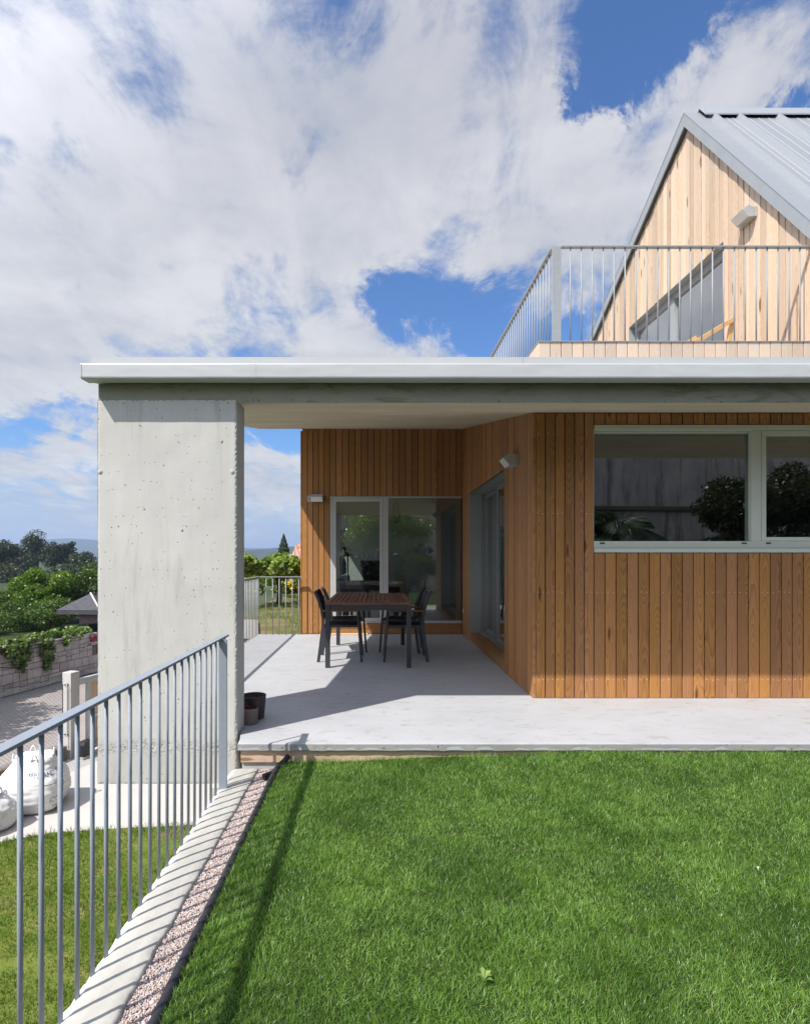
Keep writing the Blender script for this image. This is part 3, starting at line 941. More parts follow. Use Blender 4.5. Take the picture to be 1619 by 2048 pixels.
leaf_frame(FX + 0.070, 7.44, 8.583, 0.046, DZ0 + 0.024, DZ1 - 0.032, sd, M['slideframe'])
leaf_frame(FX + 0.016, 6.24, 7.52, 0.046, DZ0 + 0.024, DZ1 - 0.032, sd, M['slideframe'])
# small power socket near the corner
b = MB(); b.box(SX - 0.012, SX - 0.0005, 9.14, 9.20, 0.35, 0.42); b.box(SX - 0.016, SX - 0.0125, 9.148, 9.192, 0.36, 0.41, mat=1)
hpart(b, 'wall_socket', [M['lampgrey'], M['screw']], bevel=0.002)

# --- back wall with the glazed door
BY = 9.31
b = MB()
bw = lambda u, d, z: (u, BY + d, z)
ZT = ceil_at(BY)
plank_run(b, -1.246, -0.795, 0.0888, lambda m, a, c: [((0.004, ZT), (0.004, ZT))], bw, seed=24, jit=0.0015, gap=0.009)
plank_run(b, -0.795, 1.36, 0.1008, lambda m, a, c: [((2.240, ZT), (2.240, ZT))], bw, seed=25, jit=0.0015, gap=0.010)
b.box(-1.244, -0.80, BY + 0.03, BY + 0.18, 0.0, ZT, mat=1)
b.box(-0.7995, 1.53, BY + 0.03, BY + 0.18, 2.245, ZT, mat=1); b.box(1.355, 1.53, BY + 0.03, BY + 0.18, 0.0, 2.24, mat=1)
hpart(b, 'back_cladding', [M['larch_deep'], M['darkgap']])
# cladding of the rear wing's outer flank
b = MB()
plank_run(b, BY + 0.004, 15.2, 0.0888, lambda m, a, c: [((-0.1, 3.3), (-0.1, 3.3))] if not 9.93 < m < 12.9 else [((-0.1, 0.32), (-0.1, 0.32)), ((2.25, 3.3), (2.25, 3.3))], lambda u, d, z: (-1.270 + d, u, z), seed=26)
hpart(b, 'flank_cladding', M['larch_deep'])
gd = thing('glass_door', None, None); gd.parent = house; gd.location = -house_off
b = MB()
g0 = BY + 0.012
b.box(-0.795, -0.745, g0, g0 + 0.10, 0.192, 2.237)
b.box(-0.7445, 1.352, g0, g0 + 0.10, 2.211, 2.237)
b.box(0.070, 0.155, g0, g0 + 0.10, 0.192, 2.2105)
b.box(-0.7445, 0.0695, g0 + 0.003, g0 + 0.10, 0.172, 0.196); b.box(0.1555, 1.352, g0 + 0.003, g0 + 0.10, 0.172, 0.209)
b.build('frame', M['doorframe'], gd, bevel=0.003)
q = MB()
q.box(-0.744, -0.693, g0 - 0.004, g0 + 0.07, 0.199, 2.208); q.box(0.017, 0.068, g0 - 0.004, g0 + 0.07, 0.199, 2.208)
q.box(-0.6925, 0.0165, g0 - 0.004, g0 + 0.07, 0.199, 0.258); q.box(-0.6925, 0.0165, g0 - 0.004, g0 + 0.07, 2.152, 2.208)
lf = q.build('leaf', M['doorframe'], gd, bevel=0.003)
q = MB(); q.box(-0.70, 0.024, g0 + 0.030, g0 + 0.034, 0.25, 2.16); q.build('pane', M['glass'], lf)
q = MB(); q.box(0.15, 1.352, g0 + 0.040, g0 + 0.044, 0.205, 2.214); q.build('pane', M['glass'], gd)
q = MB(); q.box(-0.79, 1.352, BY - 0.002, BY + 0.10, 0.085, 0.170, g=lambda p: (p.z - 0.13, 0.22, p.x)); q.box(-0.79, 1.352, BY + 0.004, BY + 0.10, 0.003, 0.083, g=lambda p: (p.z - 0.04, 0.77, p.x))
q.build('threshold', M['larch_deep'], gd, bevel=0.003)

# --- rooms behind the glass
b = MB()
b.box(-1.236, -1.12, 9.50, 9.95, 0.0, 3.2); b.box(-1.236, -1.12, 12.9, 15.0, 0.0, 3.2); b.box(-1.236, -1.12, 11.3, 11.6, 0.321, 2.249)
b.box(-1.236, -1.12, 9.951, 12.899, 0.0, 0.32); b.box(-1.236, -1.12, 9.951, 12.899, 2.25, 3.2)
b.box(-1.12, 5.8, 13.2, 13.3, 0.0, 3.2)
hpart(b, 'interior_wall', M['plaster'])
b = MB()
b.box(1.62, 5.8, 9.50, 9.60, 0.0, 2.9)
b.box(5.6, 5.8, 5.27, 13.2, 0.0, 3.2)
hpart(b, 'interior_wall', M['dark_dim_paint'])
b = MB(); b.box(-1.12, 5.6, 9.49, 13.2, 2.75, 2.85)
hpart(b, 'interior_ceiling', M['plaster'])
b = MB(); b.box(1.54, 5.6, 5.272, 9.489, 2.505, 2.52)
hpart(b, 'interior_ceiling', M['dark_dim_paint'])
b = MB(); b.box(-1.12, 5.6, 9.42, 13.2, 0.02, 0.165)
hpart(b, 'interior_floor', M['floorwood'])
b = MB(); b.box(1.68, 5.6, 5.27, 9.419, 0.0, 0.09)
hpart(b, 'interior_floor', M['dark_dim_paint'])
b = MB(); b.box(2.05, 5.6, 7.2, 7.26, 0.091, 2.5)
hpart(b, 'added_dark_screen', M['dark_dim_paint'])  # added dark screen that keeps the view through the long window black
b = MB(); b.box(-1.25, 5.9, 15.0, 15.2, -0.1, 3.4)
hpart(b, 'rear_wall', M['larch_deep'])

# --- upper floor: gable wall facing the balcony, asymmetric pitch
GX = 3.86
AY, AZ = 7.14, 6.612
def gable_top(y):
    return AZ - 1.229 * (AY - y) if y < AY else AZ - 0.486 * (y - AY)
b = MB()
UY0, UY1, UZ1 = 6.425, 8.855, 4.790
def segs_g(m, a, c):
    if m < UY0 or m > UY1:
        return [((2.9, gable_top(a)), (2.9, gable_top(c)))]
    return [((UZ1, gable_top(a)), (UZ1, gable_top(c)))]
gw = lambda u, d, z: (GX + d, u, z)
plank_run(b, 5.10, UY0, 0.088, segs_g, gw, seed=33, jit=0.006, gap=0.009)
plank_run(b, UY0, AY, 0.0895, segs_g, gw, seed=34, jit=0.006, gap=0.009)
plank_run(b, AY, UY1, 0.0895, segs_g, gw, seed=35, jit=0.006, gap=0.009)
plank_run(b, UY1, 13.8, 0.0885, segs_g, gw, seed=36, jit=0.006, gap=0.009)
b.prism([(5.10, 2.9), (UY0 - 0.004, 2.9), (UY0 - 0.004, gable_top(UY0)), (5.10, gable_top(5.10))], GX + 0.025, GX + 0.16, 'x', mat=1)
b.prism([(UY0 - 0.003, UZ1 + 0.005), (UY1 + 0.003, UZ1 + 0.005), (UY1 + 0.003, gable_top(UY1)), (AY, AZ), (UY0 - 0.003, gable_top(UY0))], GX + 0.025, GX + 0.16, 'x', mat=1)
b.prism([(UY1 + 0.004, 2.9), (13.8, 2.9), (13.8, gable_top(13.8)), (UY1 + 0.004, gable_top(UY1))], GX + 0.025, GX + 0.16, 'x', mat=1)
hpart(b, 'gable_cladding', [M['larch_pale'], M['darkgap']])
uw = thing('balcony_door', None, None); uw.parent = house; uw.location = -house_off
b = MB()
b.box(GX + 0.002, GX + 0.165, UY1 - 0.002, UY1 + 0.004, 2.95, UZ1); b.box(GX + 0.002, GX + 0.165, UY0, UY1 - 0.003, UZ1 - 0.002, UZ1 + 0.004)
b.build('reveal', M['trim'], uw)  # darker trim metal paints in the shade of the reveal's underside
b = MB()
ux = GX + 0.10
b.box(ux, ux + 0.06, UY0, UY1 - 0.003, UZ1 - 0.09, UZ1 - 0.003)
b.box(ux, ux + 0.06, UY1 - 0.06, UY1 - 0.003, 2.95, UZ1 - 0.091)
b.box(ux - 0.02, ux + 0.06, 7.66, 7.76, 2.95, UZ1 - 0.091)
b.box(ux, ux + 0.06, UY0, UY0 + 0.02, 2.95, UZ1 - 0.091)
b.build('frame', M['rail_light'], uw, bevel=0.004)
b = MB(); b.box(ux + 0.03, ux + 0.034, UY0 + 0.01, 7.67, 2.95, UZ1 - 0.08); b.build('pane', M['glass_up'], uw)
b = MB(); b.box(ux + 0.03, ux + 0.034, 7.75, UY1 - 0.05, 2.95, UZ1 - 0.08); b.build('pane', M['glass_up'], uw)
b = MB(); b.box(GX + 0.5, GX + 0.52, UY0 - 0.6, UY1 + 0.6, 2.95, 4.95); b.build('curtain', M['cream'], uw)

# --- pitched metal roof
RT = 0.165
rf = thing('metal_roof', None, None); rf.parent = house; rf.location = -house_off
b = MB()
EY = 4.75
def rt(y, off=0.0):
    return gable_top(y) + (RT if y <= AY else RT - 0.085 * min(1.0, (y - AY) / 0.15)) + off
b.prism([(EY, rt(EY) - 0.05), (EY, rt(EY)), (AY, rt(AY)), (AY, rt(AY) - 0.06)], GX - 0.045, 9.0, 'x')
b.prism([(AY + 0.001, rt(AY)), (14.2, rt(14.2)), (14.2, rt(14.2) - 0.05), (AY + 0.001, rt(AY) - 0.06)], GX - 0.045, 9.0, 'x')
b.build('roof_sheet', M['roofmetal'], rf)
b = MB()
nrm = Vector((0, -1.229, 1)).normalized()
for xr in (4.105, 4.405, 4.885, 5.355, 5.83, 6.3):
    for w0, w1, h in ((0.075, 0.028, 0.044),):
        pts = []
        for y in (EY - 0.01, AY - 0.03):
            base = Vector((0, y, rt(y)))
            for dx, hh in ((-w0 / 2, 0.0), (-w1 / 2, h), (w1 / 2, h), (w0 / 2, 0.0)):
                pts.append(Vector((xr + dx, base.y, base.z)) + nrm * hh)
        b.add(pts, [(0, 1, 5, 4), (1, 2, 6, 5), (2, 3, 7, 6), (0, 3, 2, 1), (4, 5, 6, 7)])
for x0, x1 in ((4.105, 4.405), (4.405, 4.885), (4.885, 5.355), (5.355, 5.83)):
    for k in (1, 2, 3):
        xr = x0 + (x1 - x0) * k / 4
        pts = []
        for y in (EY - 0.005, AY - 0.03):
            for dx, hh in ((-0.010, 0.0), (0, 0.005), (0.010, 0.0)):
                pts.append(Vector((xr + dx, y, rt(y))) + nrm * hh)
        b.add(pts, [(0, 1, 4, 3), (1, 2, 5, 4)])
b.build('roof_seam', M['roofmetal'], rf)
b = MB()
# flat flashing strip on top of the rake, and the rake boards
for y0, y1 in ((EY - 0.01, AY), (AY, 14.21)):
    b.prism([(y0, rt(y0, 0.004)), (y0, gable_top(y0) + 0.002), (y1, gable_top(y1) + 0.002), (y1, rt(y1, 0.004))], GX - 0.062, GX - 0.046, 'x')
    b.prism([(y0, rt(y0, 0.003)), (y0, rt(y0, 0.010)), (y1, rt(y1, 0.010)), (y1, rt(y1, 0.003))], GX - 0.066, GX + 0.13, 'x', mat=1)
b.build('rake_trim', [M['trim'], M['roofmetal']], rf)
b = MB()
ra, rb_ = rt(AY - 0.15), rt(AY + 0.2)
b.prism([(AY - 0.15, ra + 0.052), (AY - 0.15, ra + 0.075), (AY - 0.012, rt(AY) + 0.062), (AY + 0.2, rb_ + 0.065), (AY + 0.2, rb_ + 0.045), (AY - 0.01, rt(AY) + 0.045)], GX + 0.12, 9.0, 'x')
b.build('ridge_cap', M['trim'], rf, bevel=0.004)
b = MB(); b.prism([(AY - 0.12, rt(AY - 0.12) + 0.002), (AY - 0.12, rt(AY - 0.12) + 0.05), (AY + 0.1, rt(AY + 0.1) + 0.04), (AY + 0.1, rt(AY + 0.1) + 0.002), (AY, rt(AY) + 0.002)], GX + 0.26, 9.0, 'x')
b.build('ridge_closure', M['darkgap'], rf)
# plain walls closing the upper volume
b = MB()
b.box(GX + 0.20, 8.9, 5.14, 5.24, 2.6, rt(5.14) - 0.12)
hpart(b, 'upper_wall', M['larch_pale'])
b = MB(); b.box(GX + 0.20, 8.9, 13.6, 13.7, 2.6, 3.4)
hpart(b, 'upper_wall', M['larch_pale'])

# --- balcony deck and parapet
b = MB()
b.box(1.46, GX + 0.03, 5.12, 9.3, 2.86, 2.95, g=lambda q: (q.x, 0.4, q.y))
b.box(1.4605, 9.0, 5.305, 5.5, 2.52, 2.855)
hpart(b, 'balcony_deck', M['larch_grey'])
b = MB()
PX0 = 1.417
plank_run(b, PX0, 8.9, 0.0972, lambda m, a, c: [((2.66, 3.148), (2.66, 3.148))], lambda u, d, z: (u, 5.062 + d, z), seed=43, gap=0.005, jit=0.001)
us = [PX0 + 0.0972 * (i // 2) + (0.024 if i % 2 == 0 else 0.073) for i in range(60)]
screws(b, us, (3.098,), lambda u, d, z: (u, 5.062 + d, z), 2, r=0.0042, seed=8)
plank_run(b, 5.062, 9.2, 0.0972, lambda m, a, c: [((2.66, 3.148), (2.66, 3.148))], lambda u, d, z: (PX0 - 0.006 + d, u, z), seed=44, gap=0.004, thick=0.02)
b.box(PX0 + 0.02, 8.9, 5.086, 5.12, 2.66, 3.14, mat=1); b.box(PX0 + 0.016, PX0 + 0.05, 5.121, 9.2, 2.66, 3.14, mat=1)
hpart(b, 'balcony_parapet', [M['larch_grey'], M['darkgap'], M['screw']])
b = MB()
b.box(PX0 - 0.012, 8.9, 5.052, 5.17, 3.150, 3.156); b.box(PX0 - 0.012, PX0 + 0.10, 5.1705, 9.2, 3.150, 3.156)
hpart(b, 'parapet_cap', M['trim'])
# rear fixed masses beyond what the picture shows
b = MB(); b.box(5.81, 8.9, 5.27, 13.6, 0.0, 2.6)
hpart(b, 'east_wing', M['larch_deep'])


# ================================================================== RAILINGS
def bar_mesh(r, h, n=10):
    b = MB(); b.tube([(0, 0, 0), (0, 0, h)], r, n)
    o = b.build('baluster', M['rail'], None, smooth=False)
    for p in o.data.polygons:
        p.use_smooth = len(p.vertices) == 4
    return o


def balusters(proto, parent, pts):
    for i, p in enumerate(pts):
        o = proto if i == 0 else proto.copy()
        if i:
            C.objects.link(o)
        o.parent = parent
        o.location = p


gr = thing('garden_railing', 'blue grey steel railing on the concrete kerb beside the lawn', 'railing', (-0.975, 2.2, -0.17))
b = MB(); b.box(-0.023, 0.022, -1.9, 1.455, 0.915, 0.927)
b.build('handrail', M['rail'], gr, bevel=0.0015)
b = MB(); b.box(-0.002, 0.049, 1.300, 1.312, -0.30, 0.9145)
b.build('post', M['rail'], gr, bevel=0.001)
balusters(bar_mesh(0.0075, 1.02), gr, [(0, -0.64 + 0.0985 * i, -0.11) for i in range(-6, 22)])

tr = thing('terrace_railing', 'pale grey railing around the far left terrace corner', 'railing', (-1.93, 9.2, 0))
b = MB(); b.box(-0.02, 0.02, -4.95, 0.02, 0.925, 0.937); b.box(0.0201, 0.70, -0.02, 0.02, 0.925, 0.937)
b.box(0.692, 0.70, -0.02, 0.02, 0.890, 0.9245)
b.build('handrail', M['rail_light'], tr)
b = bar_mesh(0.0075, 0.927); b.data.materials.clear(); b.data.materials.append(M['rail_light'])
balusters(b, tr, [(0, -0.10 * i, 0) for i in range(0, 49)] + [(0.105 * i + 0.02, 0, 0) for i in range(1, 7)])

br = thing('balcony_railing', 'pale grey balcony railing above the weathered plank parapet', 'railing', (1.56, 5.12, 3.156))
b = MB(); b.box(0.066, 7.0, -0.022, 0.022, 0.856, 0.868); b.box(-0.022, 0.022, 0.0222, 3.9, 0.856, 0.868)
b.build('handrail', M['rail_light'], br, bevel=0.001)
b = MB(); b.box(-0.012, 0.066, -0.006, 0.006, -0.10, 0.868)
b.build('post', M['rail_light'], br, bevel=0.001)
b = bar_mesh(0.0062, 0.857); b.data.materials.clear(); b.data.materials.append(M['rail_light'])
balusters(b, br, [(0.151 + 0.0975 * i, 0, 0) for i in range(0, 52)] + [(0, 0.13 + 0.0975 * i, 0) for i in range(0, 38)])


# ================================================================== KERB, GRAVEL, EDGING
b = MB()
N = 320
def ke(y, s):
    return 0.009 * mn.noise((s, y * 6, 1.0)) + 0.008 * mn.noise((s, y * 23, 3.0)) + 0.004 * mn.noise((s, y * 61, 5.0))
rows = []
for i in range(N + 1):
    y = 0.2 + (3.835 - 0.2) * i / N
    lx = -0.985 + abs(ke(y, 3)) * -1.0
    rows.append([(lx - 0.02, y, GZ), (lx - 0.018, y, -0.22 + ke(y, 9)), (lx + ke(y, 5), y, -0.186 + ke(y, 2) * 0.6), (-0.955 + ke(y, 8), y, -0.168 + ke(y, 6) * 0.35), (-0.9, y, -0.164 + ke(y, 1) * 0.25), (-0.85, y, -0.163 + ke(y, 4) * 0.25),
                 (-0.812 + ke(y, 11) * 0.5, y, -0.163 + ke(y, 12) * 0.3), (-0.803 + ke(y, 7) * 0.7, y, -0.170 + ke(y, 13) * 0.3), (-0.802, y, -0.5)])
k = len(rows[0])
b.add([p for r_ in rows for p in r_], [(i * k + j, i * k + j + 1, (i + 1) * k + j + 1, (i + 1) * k + j) for i in range(N) for j in range(k - 1)] + [tuple(N * k + j for j in range(k))])
me_k = b.build('retaining_wall', [M['kerb'], M['mortar']], smooth=True)
for p in me_k.data.polygons:
    if -0.968 > p.center.x and p.center.z > -0.4:
        p.material_index = 1
tag(me_k, 'long pale concrete kerb wall carrying the blue grey railing', 'retaining wall')

sheet('gravel_strip', [(-0.802, 0.2), (-0.66, 0.2), (-0.66, 3.875), (-0.802, 3.875)], -0.188, M['gravel_bed'])


def pebbles():
    base = bmesh.new(); bmesh.ops.create_icosphere(base, subdivisions=1, radius=1.0)
    bv = np.array([v.co[:] for v in base.verts]); bf = np.array([[v.index for v in f.verts] for f in base.faces]); base.free()
    n = 32000
    y = 1.25 + (3.86 - 1.25) * RNG.random(n) ** 0.85
    x = RNG.uniform(-0.800, -0.668, n)
    r = RNG.uniform(0.0020, 0.0040, n) * np.where(RNG.random(n) < 0.02, 1.9, 1.0)
    sc = r[:, None] * RNG.uniform(0.65, 1.35, (n, 3))
    ang = RNG.uniform(0, 6.28, n)
    ca, sa = np.cos(ang), np.sin(ang)
    V = bv[None] * (1 + RNG.uniform(-0.22, 0.22, (n, len(bv), 1))) * sc[:, None, :]
    X = V[..., 0] * ca[:, None] - V[..., 1] * sa[:, None]; Y = V[..., 0] * sa[:, None] + V[..., 1] * ca[:, None]
    P = np.stack([X + x[:, None], Y + y[:, None], V[..., 2] + (-0.187 + RNG.uniform(0, 0.010, n))[:, None]], -1)
    F = bf[None] + (np.arange(n) * len(bv))[:, None, None]
    o = np_mesh('gravel', P.reshape(-1, 3), F.reshape(-1), np.full(n * len(bf), 3), M['pebble'], None, {'var': ('FACE', np.repeat(RNG.random(n), len(bf)))})
    tag(o, 'fine pink and white gravel between the kerb and the lawn', 'gravel', kind='stuff')


m, n_ = material('pink_gravel')
n_.out(n_.bsdf(n_.ramp(n_.attr('var', 'Fac'), [(0.0, (0.32, 0.23, 0.20)), (0.25, (0.46, 0.36, 0.32)), (0.6, (0.50, 0.42, 0.39)), (0.85, (0.56, 0.51, 0.48)), (1.0, (0.32, 0.31, 0.31))]), 0.85, 0, 0.3))
M['pebble'] = m
pebbles()

b = MB()
pts = []
for i in range(90):
    y = 0.9 + (3.72 - 0.9) * i / 89
    pts.append((-0.662 + 0.004 * mn.noise((y * 3, 0, 0)), y, -0.128 + 0.006 * mn.noise((y * 2.3, 5, 0))))
pts += [(-0.650, 3.77, -0.12), (-0.625, 3.81, -0.105), (-0.605, 3.84, -0.085)]
b.tube(pts, [0.0195 + 0.0014 * math.sin(i * 2.4) for i in range(len(pts))], 10)
b.box(-0.668, -0.652, 0.9, 3.72, -0.24, -0.13)
tag(b.build('lawn_edging', M['pipe'], smooth=True), 'black plastic edging pipe between gravel strip and lawn', 'edging')
b = MB()
b.tube([(-0.735, 3.66, -0.155), (-0.69, 3.70, -0.150), (-0.655, 3.765, -0.128)], 0.017, 12, cap=False)
for i in range(7):
    t = i / 6
    p = Vector((-0.735, 3.66, -0.155)).lerp(Vector((-0.69, 3.70, -0.150)), t)
    q = Vector((-0.735, 3.66, -0.155)).lerp(Vector((-0.69, 3.70, -0.150)), t + 0.05)
    b.tube([p, q], 0.021, 12)
tag(b.build('drain_pipe', M['black'], smooth=False), 'short ribbed black pipe end lying on the gravel by the terrace edge', 'pipe')


# ================================================================== TERRACE FURNITURE
def gx(q):   # grain along x
    return (q.y, 0.31, q.x)


# --- table
TX0, TX1, TY0, TY1, TZ = -0.607, 0.372, 6.44, 8.18, 0.735
tb = thing('dining_table', 'slatted hardwood dining table on square anthracite legs', 'table', (-0.117, 7.31, 0))
toff = -Vector((-0.117, 7.31, 0))
def tpart(b, name, m, **kw):
    o = b.build(name, m, tb, **kw); o.location = toff; return o
b = MB()
rnd = random.Random(5)
bw_ = 0.055
for (y0, y1) in ((TY0, TY0 + bw_), (TY1 - bw_, TY1)):
    r = rnd.random(); b.box(TX0, TX1, y0, y1, TZ - 0.024, TZ, g=lambda q, r=r: (q.y - y0, r, q.x))
for (x0, x1) in ((TX0, TX0 + bw_), (TX1 - bw_, TX1)):
    r = rnd.random(); b.box(x0, x1, TY0 + bw_ + .001, TY1 - bw_ - .001, TZ - 0.024, TZ, g=lambda q, r=r: (q.x - x0, r, q.y))
ns = 15
x0, x1 = TX0 + bw_ + 0.006, TX1 - bw_ - 0.006
pw = (x1 - x0) / ns
cuts = [TY0 + bw_ + 0.006, 6.96, 7.02, 7.60, 7.66, TY1 - bw_ - 0.006]
for (ya, yb) in ((cuts[0], cuts[1]), (cuts[1] + .006, cuts[2]), (cuts[2] + .006, cuts[3]), (cuts[3] + .006, cuts[4]), (cuts[4] + .006, cuts[5])):
    for i in range(ns):
        r = rnd.random(); o_ = rnd.random() * 5
        a = x0 + i * pw + 0.0045; c = x0 + (i + 1) * pw - 0.0045
        b.box(a, c, ya, yb, TZ - 0.021, TZ - 0.001 - rnd.random() * 0.001, g=lambda q, a=a, r=r, o_=o_: (q.x - a, r, q.y + o_))
top = tpart(b, 'tabletop', M['teak'], bevel=0.002, seg=1)
b = MB()
L = 0.052
for (y0, y1) in ((TY0 + 0.012, TY0 + 0.042), (TY1 - 0.042, TY1 - 0.012)):
    b.box(TX0 + 0.012 + L, TX1 - 0.012 - L, y0, y1, TZ - 0.085, TZ - 0.026)
for (xa, xb) in ((TX0 + 0.012, TX0 + 0.042), (TX1 - 0.042, TX1 - 0.012)):
    b.box(xa, xb, TY0 + 0.012 + L, TY1 - 0.012 - L, TZ - 0.085, TZ - 0.026)
for y in (6.99, 7.63):
    b.box(TX0 + 0.043, TX1 - 0.043, y - 0.02, y + 0.02, TZ - 0.060, TZ - 0.026)
tpart(b, 'apron', M['frame'], bevel=0.002)
for x in (TX0 + 0.006, TX1 - 0.006 - L):
    for y in (TY0 + 0.006, TY1 - 0.006 - L):
        b = MB(); b.box(x, x + L, y, y + L, 0.0, TZ - 0.026)
        tpart(b, 'leg', M['frame'], bevel=0.003)


# --- armchairs (face local +x)
def bent_bar(b, prof, y0, y1, w, mat=0):
    """Flat bar following (x,z) points, w deep in x, from y0 to y1."""
    for (xa, za), (xb, zb) in zip(prof, prof[1:]):
        d = Vector((xb - xa, zb - za)); nrm_ = Vector((d.y, -d.x)).normalized() * (w / 2)
        poly = [(xa - nrm_.x, za - nrm_.y), (xa + nrm_.x, za + nrm_.y), (xb + nrm_.x, zb + nrm_.y), (xb - nrm_.x, zb - nrm_.y)]
        b.prism(poly, y0, y1, 'y', mat)


def make_chair(label, loc, rz):
    t = thing('garden_chair', label, 'chair', loc, rz, 'black garden chairs around the table')
    W = 0.255
    for s in (-1, 1):
        y0, y1 = sorted((s * W, s * (W - 0.024)))
        b = MB(); bent_bar(b, [(-0.262, 0.0), (-0.235, 0.20), (-0.207, 0.42), (-0.206, 0.50)], y0, y1, 0.036); b.build('leg', M['frame'], t, bevel=0.002, seg=1)
        b = MB(); bent_bar(b, [(0.252, 0.0), (0.228, 0.30), (0.206, 0.598)], y0, y1, 0.026); b.build('leg', M['frame'], t, bevel=0.002, seg=1)
        b = MB(); bent_bar(b, [(-0.206, 0.501), (-0.222, 0.62), (-0.262, 0.75), (-0.304, 0.838)], y0, y1, 0.034); b.build('back_upright', M['frame'], t, bevel=0.002, seg=1)
        ya, yb = sorted((s * (W + 0.008), s * (W - 0.040)))
        b = MB(); b.box(-0.205, 0.228, ya, yb, 0.599, 0.619, g=lambda q: (q.y, 0.4, q.x)); b.build('armrest', M['teak_red'], t, bevel=0.004)
    b = MB()
    for s in (-1, 1):
        y0, y1 = sorted((s * (W - 0.025), s * (W - 0.055)))
        b.box(-0.20, 0.222, y0, y1, 0.408, 0.436)
    b.box(0.190, 0.222, -W + 0.056, W - 0.056, 0.408, 0.436); b.box(-0.20, -0.17, -W + 0.056, W - 0.056, 0.408, 0.436)
    b.build('seat_frame', M['frame'], t, bevel=0.003)
    b = MB()
    nn = 8
    top_, bot_ = [], []
    for i in range(nn + 1):
        x = -0.195 + 0.41 * i / nn
        sag = -0.018 * math.sin(math.pi * i / nn)
        for y in (-W + 0.03, W - 0.03):
            top_.append((x, y, 0.4385 + sag)); bot_.append((x, y, 0.4365 + sag - 0.006))
    for arr in (top_, bot_):
        b.add(arr, [(2 * i, 2 * i + 1, 2 * i + 3, 2 * i + 2) for i in range(nn)])
    b.build('seat', M['textile'], t, smooth=True, fix=False)
    b = MB()
    pr = [(-0.204, 0.50), (-0.222, 0.62), (-0.262, 0.75), (-0.300, 0.830)]
    bent_bar(b, pr, -W + 0.025, W - 0.025, 0.006)
    b.build('backrest', M['textile'], t)
    b = MB(); b.tube([(-0.302, -W + 0.024, 0.834), (-0.302, W - 0.024, 0.834)], 0.013, 8)
    b.build('back_rail', M['frame'], t)
    b = MB(); b.tube([(-0.205, -W + 0.024, 0.50), (-0.205, W - 0.024, 0.50)], 0.010, 8)
    b.build('back_rail', M['frame'], t)
    return t


make_chair('black garden armchair at the near left corner of the slatted table', (-0.455, 7.055, 0), 0)
make_chair('black garden armchair at the far left corner of the slatted table', (-0.448, 7.70, 0), R(9))
make_chair('black garden armchair at the near right corner of the slatted table', (0.318, 7.05, 0), R(180))
make_chair('black garden armchair at the far right corner of the slatted table', (0.300, 7.70, 0), R(171))

# --- pots beside the pillar
def pot(name, label, x, y, r0, r1, h, m_out, m_in):
    o = thing(name, label, 'plant pot', (x, y, 0.0005))
    b = MB()
    b.lathe([(0.0, 0.002), (r0, 0.0), (r0 + 0.003, 0.004), (r1, h - 0.012), (r1 + 0.002, h - 0.004), (r1, h), (r1 - 0.007, h)], n=36)
    b.build('pot_wall', m_out, o, smooth=True)
    b = MB()
    b.lathe([(r1 - 0.0072, h - 0.0005), (r0 - 0.002, 0.02), (0.0, 0.02)], n=36)
    b.build('pot_lining', m_in, o, smooth=True)
pot('plant_pot', 'larger dark brown empty plant pot behind the concrete pillar', -0.972, 4.455, 0.078, 0.096, 0.178, M['potbrown'], M['potbrown'])
pot('plant_pot', 'small taupe empty plant pot with a red inside', -0.968, 4.303, 0.058, 0.064, 0.118, M['pottaupe'], M['potred'])

# --- loose board on the floor by the glass door
b = MB(); b.box(-0.80, -0.175, 9.14, 9.26, 0.0005, 0.022, g=lambda q: (q.y - 9.2, 0.61, q.x))
tag(b.build('wooden_board', M['pine'], bevel=0.002), 'loose pale board lying on the terrace below the glass door', 'board')


# --- wall lamps (back plate on local y=0, pointing to local -y)
def wall_lamp(label, loc, rz):
    t = thing('wall_lamp', label, 'wall lamp', loc, rz, 'grey box lamps on the larch cladding')
    b = MB(); b.box(-0.135, 0.130, -0.022, -0.0015, -0.052, 0.050); b.box(-0.128, -0.088, -0.026, -0.0225, -0.035, 0.035, mat=0)
    b.lathe([(0, 0.0), (0.008, 0.0), (0.008, 0.004)], n=10, mat=1, M=Matrix.Translation((-0.108, -0.027, 0)) @ Matrix.Rotation(R(90), 4, 'X'))
    b.build('back_plate', [M['lampgrey'], M['black']], t, bevel=0.003)
    b = MB()
    prof = [(-0.023, 0.040), (-0.085, 0.066), (-0.150, 0.022), (-0.128, -0.012), (-0.085, -0.062), (-0.023, -0.052)]
    prof = [(-0.023, 0.046), (-0.095, 0.064), (-0.150, 0.020), (-0.085, -0.058), (-0.023, -0.050)]
    b.prism(prof, -0.072, 0.125, 'x')
    h = b.build('lamp_housing', M['lampgrey'], t, bevel=0.003)
    b = MB()
    d = Vector((-0.085 + 0.150, -0.058 - 0.020)).normalized()
    nn = Vector((d.y, -d.x))
    p0 = Vector((-0.150, 0.020)) + d * 0.006; p1 = Vector((-0.085, -0.058)) - d * 0.006
    b.prism([tuple(p0), tuple(p1), tuple(p1 + nn * 0.003), tuple(p0 + nn * 0.003)], -0.066, 0.119, 'x')
    b.build('lens', M['lens'], h)
    return t


wall_lamp('grey box lamp to the left of the glass door', (-1.020, BY - 0.0005, 2.195), 0)
wall_lamp('grey box lamp above the sliding door, seen from its end', (SX - 0.0005, 5.70, 2.20), R(-90))
wall_lamp('grey box lamp high on the pale gable', (GX - 0.0005, 5.98, 4.785), R(-90))

